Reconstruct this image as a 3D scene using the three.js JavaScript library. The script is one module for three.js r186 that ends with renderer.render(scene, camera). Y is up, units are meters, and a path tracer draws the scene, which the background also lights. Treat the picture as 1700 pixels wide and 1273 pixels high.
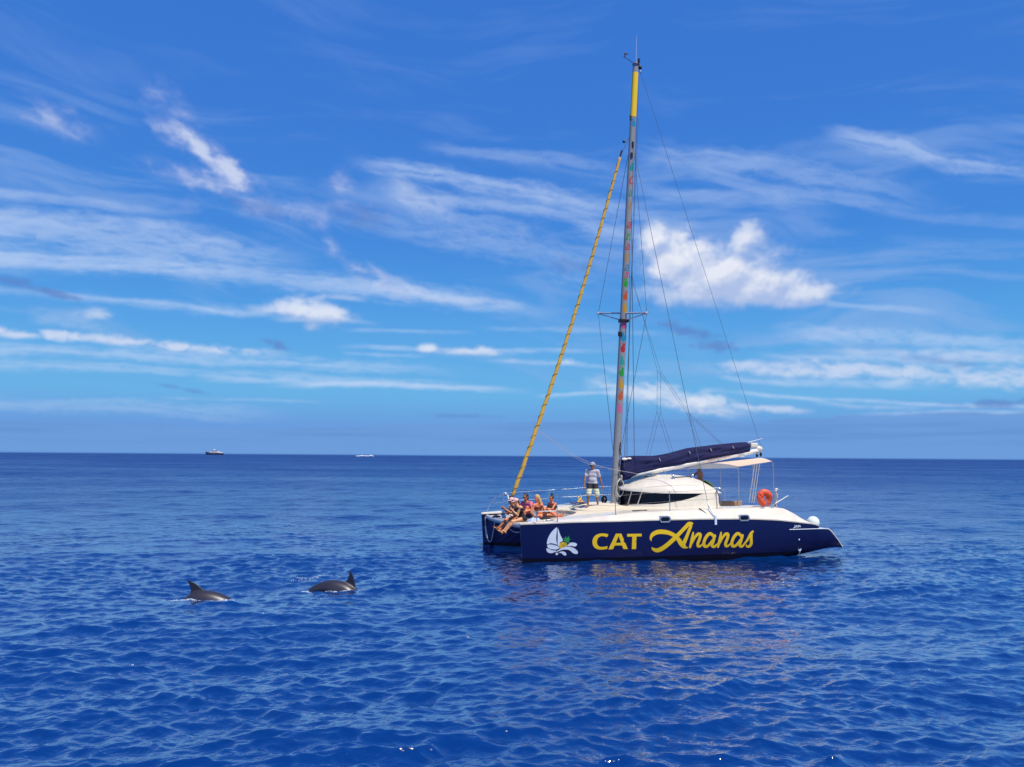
import * as THREE from 'three';
import { FontLoader } from 'three/addons/loaders/FontLoader.js';
import { mergeGeometries, mergeVertices, toCreasedNormals } from 'three/addons/utils/BufferGeometryUtils.js';

// ---------------------------------------------------------------- camera, sun, exposure
const scene = new THREE.Scene();
const DEG = Math.PI / 180;
const camera = new THREE.PerspectiveCamera(51.03, 1024 / 767, 0.1, 20000);
camera.rotation.order = 'YXZ';
camera.position.set(0, 3.5, 0);
camera.rotation.set(5.16 * DEG, 0, 0.42 * DEG);
scene.add(camera);

const renderer = new THREE.WebGLRenderer({ antialias: true });
renderer.toneMapping = THREE.LinearToneMapping;
renderer.toneMappingExposure = 1.0;
renderer.shadowMap.enabled = true;

const sun = new THREE.DirectionalLight(new THREE.Color(1.0, 0.91, 0.76), 5.0);
const SUN_EL = 62 * DEG, SUN_AZ = 136 * DEG;               // high, to the right of and behind the camera
sun.position.set(Math.sin(SUN_AZ) * Math.cos(SUN_EL), Math.sin(SUN_EL), -Math.cos(SUN_AZ) * Math.cos(SUN_EL)).multiplyScalar(80).add(new THREE.Vector3(4, 0, -28));
sun.target.position.set(4, 0, -28);
sun.castShadow = true;
sun.shadow.mapSize.set(4096, 4096);
Object.assign(sun.shadow.camera, { left: -24, right: 24, top: 24, bottom: -24, near: 1, far: 200 });
scene.add(sun, sun.target);

// ---------------------------------------------------------------- noise
function rng(seed) { let s = seed >>> 0; return () => { s = (s + 0x6d2b79f5) | 0; let t = Math.imul(s ^ (s >>> 15), 1 | s); t = (t + Math.imul(t ^ (t >>> 7), 61 | t)) ^ t; return ((t ^ (t >>> 14)) >>> 0) / 4294967296; }; }
const PERM = (() => { const r = rng(11), p = Array.from({ length: 256 }, (_, i) => i); for (let i = 255; i > 0; i--) { const j = Math.floor(r() * (i + 1)); [p[i], p[j]] = [p[j], p[i]]; } return new Uint8Array([...p, ...p]); })();
const GX = new Float64Array(256), GY = new Float64Array(256);
{ const r = rng(5); for (let i = 0; i < 256; i++) { const a = r() * Math.PI * 2; GX[i] = Math.cos(a); GY[i] = Math.sin(a); } }
function noise2(x, y) {                                     // gradient noise, about -1..1
  const ix = Math.floor(x), iy = Math.floor(y), fx = x - ix, fy = y - iy;
  const u = fx * fx * fx * (fx * (fx * 6 - 15) + 10), v = fy * fy * fy * (fy * (fy * 6 - 15) + 10);
  const X = ix & 255, Y = iy & 255, X1 = (X + 1) & 255, Y1 = (Y + 1) & 255;
  const a = PERM[PERM[X] + Y], b = PERM[PERM[X1] + Y], c = PERM[PERM[X] + Y1], d = PERM[PERM[X1] + Y1];
  const n0 = GX[a] * fx + GY[a] * fy, n1 = GX[b] * (fx - 1) + GY[b] * fy, n2 = GX[c] * fx + GY[c] * (fy - 1), n3 = GX[d] * (fx - 1) + GY[d] * (fy - 1);
  return 1.5 * (n0 + u * (n1 - n0) + v * (n2 + u * (n3 - n2) - n0 - u * (n1 - n0)));
}
function fbm(x, y, oct, gain = 0.5) { let s = 0, a = 1, t = 0; for (let i = 0; i < oct; i++) { s += a * noise2(x, y); t += a; a *= gain; x = x * 2.03 + 17.1; y = y * 2.03 - 9.7; } return s / t; }
function billow(x, y, oct) { let s = 0, a = 1, t = 0; for (let i = 0; i < oct; i++) { s += a * (1 - Math.abs(noise2(x, y)) * 1.6); t += a; a *= 0.55; x = x * 2.1 + 3.7; y = y * 2.1 + 11.3; } return s / t; }
const sstep = (a, b, x) => { const t = Math.min(1, Math.max(0, (x - a) / (b - a))); return t * t * (3 - 2 * t); };
const lin = (c) => (c <= 10.31 ? c / 255 / 12.92 : ((c / 255 + 0.055) / 1.055) ** 2.4);
const L3 = (r, g, b) => [lin(r), lin(g), lin(b)];

// ---------------------------------------------------------------- sky: air and clouds by compass direction and height (degrees)
const STREAKS = [
  [[[-41.5, 12.8], [-31.2, 13.8], [-22.9, 13.8], [-12.5, 13.5]], 1.12, 0.60, 0.1],
  [[[-41.3, 10.7], [-31.1, 11.7], [-24.3, 12.2], [-14.2, 12.3]], 0.64, 0.62, 0.1],
  [[[-40.4, 11.4], [-26.4, 12.2], [-18.2, 12.1], [-10.0, 11.9], [-3.1, 11.2], [4.7, 9.7]], 0.94, 0.52, 0.2],
  [[[-17.8, 11.9], [-9.1, 11.6], [-0.5, 10.7], [4.7, 10.0]], 0.52, 0.50, 0.5],
  [[[-12.5, 12.5], [-6.5, 11.3], [-2.2, 11.0], [2.1, 10.3]], 0.39, 0.45, 0.7],
  [[[-40.6, 14.7], [-31.3, 15.5], [-27.3, 15.6], [-21.8, 15.7]], 0.39, 0.42, 0.2],
  [[[-38.9, 13.7], [-29.3, 14.5], [-19.1, 14.9]], 0.43, 0.26, 0.1],
  [[[-10.9, 13.6], [-8.7, 12.4], [-6.6, 11.7], [-4.8, 11.3]], 0.43, 0.40, 0.8],
  [[[-31.0, 9.7], [-23.8, 9.7], [-19.3, 9.5], [-14.9, 9.7]], 0.30, 0.68, 0.3],
  [[[-26.3, 9.7], [-21.6, 9.6], [-16.1, 9.8], [-12.4, 9.7]], 0.43, 0.40, 0.4],
  [[[-17.3, 9.2], [-12.4, 9.4], [-9.1, 9.2]], 0.21, 0.55, 0.3],
  [[[-15.7, 10.5], [-13.3, 11.0], [-10.0, 10.9]], 0.21, 0.50, 0.6],
  [[[-39.0, 7.0], [-29.3, 7.3], [-25.1, 7.2], [-19.6, 7.0], [-14.0, 6.8]], 0.30, 1.00, 1.0],
  [[[-40.0, 6.2], [-26.9, 6.4], [-18.0, 6.3], [-1.3, 6.0]], 0.56, 0.66, 0.2],
  [[[-40.0, 5.2], [-26.1, 5.4], [-14.8, 5.3], [0.4, 4.8]], 0.39, 0.52, 0.1],
  [[[-17.9, 4.6], [-9.0, 5.0], [-3.9, 4.9], [2.6, 4.6]], 0.26, 0.80, 0.2],
  [[[-22.5, 5.0], [-12.3, 5.0], [-3.9, 4.8]], 0.26, 0.50, 0.2],
  [[[-39.8, 2.7], [-26.7, 3.1], [-13.9, 2.6]], 0.60, 0.34, 0.1],
  [[[-24.3, 3.6], [-17.9, 3.7], [-12.3, 3.6]], 0.13, 0.40, 0.2],
  [[[-12.7, 20.3], [-5.8, 19.7], [0.3, 18.8], [9.1, 17.3]], 0.73, 0.62, 0.1],
  [[[-11.0, 18.5], [-4.0, 17.9], [2.1, 17.2], [11.6, 15.3]], 0.73, 0.50, 0.2],
  [[[-10.1, 17.2], [-2.3, 15.8], [9.0, 13.0]], 1.72, 0.36, 0.1],
  [[[-9.3, 19.0], [-6.7, 17.9], [-3.6, 17.2]], 0.94, 0.35, 0.7],
  [[[-7.6, 21.5], [2.1, 20.9], [9.9, 19.6]], 0.52, 0.30, 0.1],
  [[[-0.5, 18.7], [6.9, 17.4], [15.7, 15.2]], 0.56, 0.36, 0.2],
  [[[4.3, 16.0], [10.8, 15.0], [16.5, 13.5]], 0.77, 0.30, 0.2],
  [[[-13.2, 7.5], [-3.9, 7.5], [9.0, 7.5]], 0.21, 0.60, 0.3],
  [[[-2.2, 6.8], [3.4, 6.6], [9.0, 6.2]], 0.21, 0.60, 0.4],
  [[[-12.4, 7.1], [-9.0, 7.0], [-5.6, 7.0]], 0.17, 0.40, 0.5],
  [[[21.1, 21.3], [26.2, 19.8], [29.6, 18.1], [36.1, 16.4]], 0.64, 0.60, 0.2],
  [[[7.4, 21.4], [17.1, 19.8], [23.6, 18.0], [29.9, 15.7]], 0.94, 0.36, 0.1],
  [[[11.7, 19.7], [20.2, 17.6], [28.9, 15.4]], 0.60, 0.36, 0.1],
  [[[6.5, 19.2], [15.0, 17.6], [23.6, 16.0]], 0.69, 0.24, 0.1],
  [[[20.4, 10.5], [24.5, 9.8], [29.0, 9.1]], 0.26, 0.50, 0.2],
  [[[24.6, 15.7], [29.9, 14.8], [36.6, 13.5]], 0.39, 0.20, 0.1],
  [[[24.6, 14.2], [30.4, 13.3], [36.5, 12.2]], 0.34, 0.14, 0.1],
  [[[17.2, 8.8], [24.4, 7.9], [28.9, 7.2], [38.4, 6.0]], 0.73, 0.62, 0.5],
  [[[20.7, 7.2], [26.1, 6.7], [38.4, 5.7]], 0.43, 0.60, 0.6],
  [[[11.9, 6.4], [19.9, 6.0], [26.1, 5.4], [38.3, 4.5]], 0.69, 0.88, 0.8],
  [[[16.8, 5.2], [23.2, 4.9], [28.8, 4.6]], 0.30, 0.55, 0.5],
  [[[16.4, 7.0], [23.3, 6.5], [32.0, 5.7]], 0.26, 0.50, 0.5],
  [[[4.7, 5.3], [10.2, 4.4], [13.1, 3.8], [17.5, 3.0]], 0.82, 0.90, 0.8],
  [[[14.0, 5.6], [17.1, 5.2], [20.2, 4.8]], 0.21, 0.50, 0.5],
  [[[1.3, 4.3], [5.6, 4.5], [10.7, 4.7]], 0.21, 0.66, 0.3],
  [[[12.7, 4.8], [22.5, 3.8], [29.4, 3.3], [38.3, 2.9]], 0.17, 0.75, 0.2],
  [[[14.7, 3.6], [18.3, 3.3], [21.0, 3.1]], 0.26, 0.75, 1.0],
  [[[20.2, 3.7], [24.3, 3.3], [28.1, 3.2]], 0.17, 0.50, 0.4],
  [[[20.9, 2.7], [28.1, 2.9], [38.2, 2.4]], 0.26, 0.62, 0.3],
  [[[-3.1, 9.1], [4.7, 9.0], [12.4, 8.7]], 0.26, 0.35, 0.2],
  [[[-12.4, 8.7], [-7.4, 8.8], [-2.2, 8.8]], 0.17, 0.42, 0.2],
  [[[6.4, 6.3], [8.1, 6.0], [10.7, 5.8]], 0.21, 0.50, 0.5],
  [[[-38.6, 9.4], [-31.7, 9.8], [-26.3, 10.0]], 0.34, 0.30, 0.4],
  [[[-31.6, 8.4], [-29.6, 8.3], [-26.2, 8.0]], 0.60, 0.25, 0.8],
  [[[-19.9, 16.9], [-15.9, 16.7], [-12.6, 16.7]], 0.60, 0.28, 0.7],
];
const PUFFS = [
  [-14.9, 10.0, 2.41, 0.94, 0.78],
  [-13.5, 9.7, 1.89, 0.86, 0.85],
  [-14.0, 8.9, 0.77, 0.52, 0.70],
  [-16.7, 9.8, 2.15, 0.43, 0.60],
  [-12.2, 9.5, 1.98, 0.60, 0.50],
  [-27.6, 8.7, 1.29, 0.47, 0.60],
  [-6.0, 7.6, 0.86, 0.43, 0.80],
  [-4.8, 7.3, 2.15, 0.34, 0.50],
  [-2.6, 7.4, 1.89, 0.43, 0.75],
  [-1.3, 7.2, 1.72, 0.30, 0.60],
  [3.9, 6.7, 1.03, 0.34, 0.60],
  [-26.7, 7.4, 1.72, 0.39, 0.60],
  [11.8, 13.7, 2.58, 1.98, 1.00],
  [10.3, 15.1, 1.37, 1.29, 0.85],
  [14.3, 12.2, 3.01, 1.63, 1.00],
  [17.3, 11.5, 3.22, 1.37, 1.00],
  [20.0, 10.9, 2.41, 1.03, 0.90],
  [16.6, 14.8, 1.37, 1.46, 0.80],
  [17.4, 13.5, 1.80, 1.29, 0.55],
  [9.9, 15.9, 1.03, 0.86, 0.50],
  [19.3, 12.3, 1.89, 1.03, 0.40],
  [12.8, 11.2, 3.44, 1.03, 0.75],
  [10.7, 11.8, 3.44, 1.55, 0.50],
  [20.8, 10.9, 3.01, 1.20, 0.50],
  [15.5, 13.2, 3.87, 1.98, 0.60],
  [13.7, 12.9, 3.01, 1.72, 0.70],
  [14.0, 10.6, 5.15, 0.77, 0.50],
  [9.8, 4.4, 2.15, 0.77, 0.60],
  [13.5, 3.8, 2.58, 0.69, 0.70],
  [-12.4, 8.8, 1.72, 0.39, 0.40],
];
const THIN = [
  [[-24.5, 22.5, 1.29, 1.12, 0.42, -30], [-23.5, 21.7, 1.89, 1.12, 0.45, -40], [-23.9, 20.5, 1.55, 0.64, 0.70, -28], [-22.0, 19.9, 1.98, 0.73, 0.85, -36], [-20.2, 18.9, 2.15, 0.86, 0.85, -38], [-21.5, 17.9, 2.83, 0.86, 0.60, -8], [-19.2, 18.2, 1.72, 0.77, 0.60, -20], [-23.1, 18.3, 2.58, 0.69, 0.40, -5]],
  [[-12.6, 18.4, 1.12, 1.12, 0.62, -30], [-11.0, 17.3, 2.15, 1.12, 0.30, -10], [-14.4, 16.6, 1.46, 0.60, 0.50, 0], [-13.9, 15.9, 0.69, 0.94, 0.42, 0], [-13.0, 14.3, 0.69, 1.03, 0.50, 15], [-11.3, 13.0, 1.29, 0.56, 0.60, -35], [-8.9, 12.0, 1.72, 0.56, 0.60, -32], [-12.6, 17.0, 2.58, 0.94, 0.30, 0]],
  [[-30.6, 20.1, 2.15, 1.03, 0.55, -10], [-31.0, 20.4, 1.12, 0.94, 0.40, 0], [-28.6, 20.3, 2.15, 0.43, 0.20, -5]],
  [[-22.8, 16.1, 0.94, 0.47, 0.50, 0], [-17.9, 16.4, 3.44, 0.77, 0.32, -5]],
];
const WISPS = [
  [-10.9, 16.5, 2.58, 1.12, 0.28],
  [-17.9, 16.6, 3.01, 0.86, 0.25],
  [-32.3, 10.3, 1.55, 0.52, 0.40],
  [-30.2, 9.9, 1.72, 0.34, 0.45],
  [-16.4, 7.5, 1.03, 0.39, 0.45],
  [12.6, 8.7, 1.93, 0.52, 0.42],
  [14.2, 7.7, 2.15, 0.60, 0.42],
  [11.1, 9.2, 1.12, 0.52, 0.35],
  [4.3, 13.5, 2.58, 0.86, 0.22],
  [31.0, 3.4, 2.58, 0.39, 0.40],
  [-22.5, 4.3, 2.58, 0.21, 0.25],
  [28.2, 6.1, 3.01, 0.34, 0.20],
  [-3.0, 2.8, 3.87, 0.21, 0.25],
  [-8.9, 1.3, 2.58, 0.17, 0.20],
  [-12.2, 1.4, 1.72, 0.17, 0.20],
  [-23.7, 1.5, 0.60, 0.13, 0.30],
];
function buildSky(W, H) {
  const data = new Float32Array(W * H * 4);
  const stops = [[0, 107, 156, 220], [2, 106, 157, 222], [4.2, 106, 178, 230], [6.7, 98, 172, 231], [10.2, 83, 157, 228], [15.2, 69, 137, 220], [23.3, 61, 123, 212], [30.7, 58, 118, 208], [45, 50, 102, 196], [90, 40, 84, 178]].map(([e, ...c]) => [e, L3(...c)]);
  const air = (el) => { let i = 0; while (i < stops.length - 2 && el > stops[i + 1][0]) i++; const [e0, a] = stops[i], [e1, b] = stops[i + 1], t = Math.min(1, Math.max(0, (el - e0) / (e1 - e0))); return a.map((v, k) => v + (b[k] - v) * t); };
  const sea = L3(26, 76, 160), row0 = H / 2;
  const haze = L3(110, 157, 219), hazeDark = L3(98, 143, 207), high = L3(150, 182, 232);
  for (let r = 0; r < H; r++) {
    const el = ((r + 0.5) / H - 0.5) * 180, c = el < 0 ? sea : air(el);
    for (let q = 0; q < W; q++) {
      const i = (r * W + q) * 4;
      data[i] = c[0]; data[i + 1] = c[1]; data[i + 2] = c[2]; data[i + 3] = 1;
    }
  }
  const blend = (r, q, c, a) => { const i = (r * W + ((q % W) + W) % W) * 4; for (let k = 0; k < 3; k++) data[i + k] += (c[k] - data[i + k]) * a; };
  const AZ = (q) => ((q + 0.5) / W) * 360 - 90, qOf = (az) => ((az + 90) / 360) * W, rOf = (el) => (el / 180 + 0.5) * H;   // az 0 is straight ahead, positive to the right
  // thin veils all over the vault, strongest in the middle heights
  for (let r = row0; r < H; r++) {
    const el = ((r + 0.5) / H - 0.5) * 180, w = sstep(3, 8, el) * (1 - sstep(34, 60, el)); if (w < 0.01) continue;
    for (let q = 0; q < W; q++) {
      const az = AZ(q), s = el + az * 0.05 + fbm(az * 0.06, el * 0.2, 2) * 2.2, n = fbm(az * 0.06 + 40, s * 0.5, 6, 0.6), big = fbm(az * 0.03 + 9, el * 0.08 + 3, 2);
      const clear = 1 - 0.75 * sstep(17, 25, el);
      const a = w * clear * sstep(0.02, 0.6, n + big * 0.5 + 0.1) * 0.46; if (a > 0.004) blend(r, q, high, a);
    }
  }
  const cirrus = L3(196, 216, 247), warm = L3(222, 228, 246), mauve = L3(96, 128, 196), lit = L3(250, 250, 253), shade = L3(176, 194, 232), lowShade = L3(150, 176, 222), thinTone = L3(160, 176, 226);
  function streak(pts, w, strength, lump, daz, del, flip) {
    const P = pts.map(([a, e]) => [flip * a + daz, e + del]).sort((a, b) => a[0] - b[0]), a0 = P[0][0], a1 = P[P.length - 1][0], pad = w * 3;
    const es = P.map((p) => p[1]), lo = Math.min(...es) - pad, hi = Math.max(...es) + pad, seed = a0 * 3.1 + es[0] * 7.7;
    for (let r = Math.max(row0, Math.floor(rOf(lo))); r < Math.min(H, rOf(hi)); r++) {
      const el = ((r + 0.5) / H - 0.5) * 180;
      for (let q = Math.floor(qOf(a0)); q < qOf(a1); q++) {
        const az = AZ(q), t = (az - a0) / (a1 - a0);
        let k = 0; while (k < P.length - 2 && az > P[k + 1][0]) k++;
        const f = (az - P[k][0]) / (P[k + 1][0] - P[k][0]), fs = f * f * (3 - 2 * f) * 0.5 + f * 0.5, mid = P[k][1] + (P[k + 1][1] - P[k][1]) * fs;
        const slope = (P[k + 1][1] - P[k][1]) / (P[k + 1][0] - P[k][0]);
        const warp = (fbm(az * 0.13 + seed, el * 0.5, 3) * 0.6 + fbm(az * 0.7 + seed, el * 1.4, 3) * 0.25) * w;
        const perp = (el - mid + warp) / Math.sqrt(1 + slope * slope), m = Math.exp(-((perp / w) ** 2) * (perp > 0 ? 1.0 : 0.75)); if (m < 0.03) continue;
        const ends = sstep(0, 0.2, t) * (1 - sstep(0.7, 1, t)), sk = el - slope * az, wx = fbm(az * 0.45 + seed, sk * 1.1, 3) * 0.7;
        const fibre = fbm(az * 0.085 + seed, perp * 2.5 + seed * 0.3 + wx * 0.3, 5, 0.6), fine = fbm(az * 0.62 + seed + wx * 0.4, sk * 2.4 + wx * 0.3, 6, 0.6), tuft = fbm(az * 0.6 + seed + wx, sk * 1.25 + seed + wx * 0.8, 6, 0.57);
        const d = m * 1.02 - 0.24 + ((1 - lump) * (fibre * 0.62 + fine * 0.45) + lump * (tuft * 0.95 + fine * 0.35)) * (0.35 + 0.95 * m);
        const a = 0.8 * strength * sstep(0.03, 1.05, d) * ends; if (a < 0.004) continue;
        const c = lump > 0.55 ? warm : cirrus;
        blend(r, q, c, Math.min(0.95, a * 0.9));
      }
    }
  }
  const shape = (x, y, seed) => { x *= 0.95; const wx = fbm(x * 0.7 + seed, y * 0.8, 3), wy = fbm(x * 0.7 - seed, y * 0.8 + 4, 3); return 0.3 + billow(x * 0.5 + seed + wx * 0.35, y * 0.55 + seed * 0.7 + wy * 0.35, 3) * 0.3 + fbm(x * 0.55 + seed + wx * 0.3, y * 0.65 + wy * 0.3, 7, 0.6) * 0.62; };
  function puff(list, daz, del, flip, thin = false) {                     // overlapping ellipses form one heap, lit from above
    const B = list.map(([a, e, rx, ry, s, rot = 0]) => [flip * a + daz, e + del, rx, ry, s, Math.cos(rot * flip * DEG), Math.sin(rot * flip * DEG)]);
    const a0 = Math.min(...B.map((b) => b[0] - b[2] * 1.7)), a1 = Math.max(...B.map((b) => b[0] + b[2] * 1.7)), e0 = Math.min(...B.map((b) => b[1] - Math.max(b[3], b[2] * Math.abs(b[6])) * 1.7)), e1 = Math.max(...B.map((b) => b[1] + Math.max(b[3], b[2] * Math.abs(b[6])) * 1.8));
    const seed = list[0][0] * 1.7 + 31, base = Math.min(...B.map((b) => b[1] - b[3])), top = Math.max(...B.map((b) => b[1] + b[3]));
    const dens = (az, el) => {
      let body = 0, s = 0;
      for (const b of B) { const X = az - b[0], Y = el - b[1], x = (X * b[5] + Y * b[6]) / b[2], y = (Y * b[5] - X * b[6]) / b[3], q = 1 - Math.sqrt(x * x + y * y * (y < 0 ? 1.5 : 1)); if (q > -0.75) { const g = Math.max(0, q + 0.5) * b[4]; body = Math.max(body, g) + 0.25 * Math.min(body, g); s = Math.max(s, b[4] * sstep(-0.75, 0.2, q)); } }
      if (body <= 0) return [0, 0];
      return [body * (thin ? 0.8 : 1) + (shape(az * 1.15 + (thin ? el * 0.5 : 0), el * (thin ? 1.6 : 1.15), seed) - (thin ? 0.44 : 0.52)) * (thin ? 1.15 : 0.9), s];
    };
    for (let r = Math.max(row0, Math.floor(rOf(e0))); r < Math.min(H, rOf(e1)); r++) {
      const el = ((r + 0.5) / H - 0.5) * 180;
      for (let q = Math.floor(qOf(a0)); q < qOf(a1); q++) {
        const az = AZ(q), [d, s] = dens(az, el); if (d <= 0.12) continue;
        const alpha = thin ? 0.85 * s * sstep(-0.05, 1.1, d) : s < 0.66 ? s * sstep(0.1, 1.25, d) : s * (0.35 * sstep(0.12, 0.8, d) + 0.65 * sstep(0.25, 1.25, d)); if (alpha < 0.005) continue;
        const [d2] = dens(az - 0.5, el + 0.7), glow = Math.min(1, Math.max(0, 0.36 + (d - d2) * 1.25)), h = (el - base) / (top - base + 0.01);
        const t = Math.min(1, glow * (0.6 + 0.5 * h)), fuzzy = sstep(0.2, 0.8, d);
        if (thin) { blend(r, q, [0, 1, 2].map((k) => thinTone[k] + (warm[k] - thinTone[k]) * sstep(0.3, 1.1, d)), alpha); continue; }
        blend(r, q, [0, 1, 2].map((k) => { const sh = lowShade[k] + (shade[k] - lowShade[k]) * fuzzy; return sh + (lit[k] - sh) * t * (0.35 + 0.55 * fuzzy); }), alpha * 0.94);
      }
    }
  }
  function wisp([a, e, rx, ry, s], daz, del, flip) {
    const A = flip * a + daz, E = e + del;
    for (let r = Math.max(row0, Math.floor(rOf(E - ry * 2))); r < Math.min(H, rOf(E + ry * 2)); r++) for (let q = Math.floor(qOf(A - rx * 1.8)); q < qOf(A + rx * 1.8); q++) {
      const az = AZ(q), el = ((r + 0.5) / H - 0.5) * 180, x = (az - A) / rx, y = (el - E + 0.16 * (az - A) * (e > 4 ? 1 : 0)) / ry, n = fbm(az * 0.9 + a, el * 1.6, 4, 0.6);
      const d = 1 - Math.sqrt(x * x + y * y) + n * 0.95, al = s * sstep(0, 0.9, d) * 1.5; if (al > 0.004) blend(r, q, mauve, Math.min(0.7, al));
    }
  }
  const turns = [[0, 0, 1], [78, 1.2, -1], [150, -0.6, 1], [222, 1.6, 1], [290, 0.4, -1]];
  const heap = PUFFS.filter((p) => p[0] > 8.5 && p[1] > 8), mid = PUFFS.filter((p) => p[1] > 8 && p[0] < -9 && p[0] > -19 && p[1] < 12), rest = PUFFS.filter((p) => !heap.includes(p) && !mid.includes(p));
  for (const [daz, del, flip] of turns) {
    for (const s of STREAKS) streak(...s, daz, del, flip);
    for (const w of WISPS) wisp(w, daz, 0, flip);
    for (const p of rest) puff([p], daz, del, flip);
    for (const t of THIN) puff(t, daz, del, flip, true);
    puff(mid, daz, del, flip); puff(heap, daz, del, flip);
  }
  // the grey-blue bank of haze that lies on the horizon
  for (let r = row0; r < rOf(4.6); r++) for (let q = 0; q < W; q++) {
    const az = AZ(q), el = ((r + 0.5) / H - 0.5) * 180, edge = 2.35 + 0.55 * Math.sin((az - 2) * 0.06) + fbm(az * 0.09, 2, 3) * 0.5 + fbm(az * 0.5, el * 1.5, 4) * 0.16;
    const a = (1 - sstep(edge - 0.12, edge + 0.07, el)) * (0.86 + 0.22 * fbm(az * 0.12, el * 3, 4)); if (a > 0.003) { const k = sstep(-0.25, 0.5, fbm(az * 0.07 + 20, el * 2.2, 5, 0.6)), small = sstep(0.35, 0.75, fbm(az * 0.55 + 3, el * 3.5 + 8, 4)) * (1 - sstep(1.0, 1.9, el)) * 0.6, u = Math.min(1, k * 0.75 * sstep(0.2, 1.6, el) + small); blend(r, q, haze.map((v, i) => v + (hazeDark[i] - v) * u), a); }
  }
  const t = new THREE.DataTexture(data, W, H, THREE.RGBAFormat, THREE.FloatType);
  t.mapping = THREE.EquirectangularReflectionMapping; t.magFilter = THREE.LinearFilter; t.minFilter = THREE.LinearFilter; t.wrapS = THREE.RepeatWrapping; t.needsUpdate = true;
  return t;
}
const skyTexture = buildSky(4096, 2048);
scene.background = skyTexture; scene.environment = skyTexture;

// ---------------------------------------------------------------- helpers for naming
const taken = {};
function numbered(name) { const n = taken[name] = (taken[name] ?? -1) + 1; return n ? name + '_' + String(n).padStart(3, '0') : name; }
function tag(o, label, category, group, kind) { const u = { label, category }; if (group) u.group = group; if (kind) u.kind = kind; o.userData = u; return o; }
function thing(name, label, category, [x, y, z] = [0, 0, 0], turn = 0, group) {
  const o = new THREE.Group(); o.name = numbered(name); o.position.set(x, y, z); o.rotation.y = turn; scene.add(o); return tag(o, label, category, group);
}
function part(name, geometry, material, parent, label) {
  const m = new THREE.Mesh(geometry, material); m.name = parent === scene ? numbered(name) : name; m.castShadow = m.receiveShadow = true; parent.add(m); if (label) m.userData.label = label; return m;
}

// ---------------------------------------------------------------- sea: a wind-wave spectrum summed by Fourier transform
function fft2(re, im, N) {                                   // inverse transform in place
  const bits = Math.log2(N), rev = new Uint32Array(N), cs = new Float64Array(N / 2), sn = new Float64Array(N / 2);
  for (let i = 0; i < N; i++) { let v = 0; for (let b = 0; b < bits; b++) v |= ((i >> b) & 1) << (bits - 1 - b); rev[i] = v; }
  for (let i = 0; i < N / 2; i++) { cs[i] = Math.cos(2 * Math.PI * i / N); sn[i] = Math.sin(2 * Math.PI * i / N); }
  const line = (at, step) => {
    for (let i = 0; i < N; i++) { const j = rev[i]; if (j > i) { const p = at + i * step, q = at + j * step; let t = re[p]; re[p] = re[q]; re[q] = t; t = im[p]; im[p] = im[q]; im[q] = t; } }
    for (let len = 2; len <= N; len <<= 1) for (let i = 0, half = len >> 1, st = N / len; i < N; i += len) for (let k = 0; k < half; k++) {
      const p = at + (i + k) * step, q = p + half * step, c = cs[k * st], s = sn[k * st], xr = re[q] * c - im[q] * s, xi = re[q] * s + im[q] * c;
      re[q] = re[p] - xr; im[q] = im[p] - xi; re[p] += xr; im[p] += xi;
    }
  };
  for (let r = 0; r < N; r++) line(r * N, 1);
  for (let c = 0; c < N; c++) line(c, N);
}
// waves between two lengths on a square tile: heights and the sideways pull that sharpens crests
function waves(N, L, shortest, longest, seed, wind, amp, spread, power) {
  const r = rng(seed), gauss = () => Math.sqrt(-2 * Math.log(r() + 1e-12)) * Math.cos(2 * Math.PI * r());
  const mk = () => [new Float64Array(N * N), new Float64Array(N * N)], h = mk(), dx = mk(), dz = mk();
  const k0 = 2 * Math.PI / longest, k1 = 2 * Math.PI / shortest;
  for (let a = 0; a < N; a++) for (let b = 0; b < N; b++) {
    const g1 = gauss(), g2 = gauss(), kx = 2 * Math.PI * (b < N / 2 ? b : b - N) / L, kz = 2 * Math.PI * (a < N / 2 ? a : a - N) / L, k = Math.hypot(kx, kz);
    if (k < k0 || k >= k1) continue;
    const cos = (kx * wind[0] + kz * wind[1]) / k, dir = Math.pow(Math.abs(cos), spread) * (cos < 0 ? 0.35 : 1) + 0.06;
    const A = amp * Math.sqrt(dir) * Math.pow(k, -power) * Math.exp(-0.5 * (0.55 / k) ** 2) * (2 * Math.PI / L), i = a * N + b;
    h[0][i] = A * g1; h[1][i] = A * g2;
    dx[0][i] = -h[1][i] * kx / k; dx[1][i] = h[0][i] * kx / k;
    dz[0][i] = -h[1][i] * kz / k; dz[1][i] = h[0][i] * kz / k;
  }
  for (const f of [h, dx, dz]) fft2(f[0], f[1], N);
  return { N, L, h: h[0], dx: dx[0], dz: dz[0] };
}
const WIND = [0.34, 0.94];
const SEA = { gain: 0.060, power: 2.0, chop: 0.85 };
const long_ = waves(512, 173.0, 4.0, 60, 3, WIND, SEA.gain * 0.5, 4, SEA.power), middle = waves(512, 37.0, 0.85, 4.0, 4, WIND, SEA.gain * 0.62, 4.5, SEA.power), short_ = waves(512, 11.3, 0.16, 0.85, 6, [0.2, 1], SEA.gain * 2.0, 3.4, SEA.power);
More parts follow.
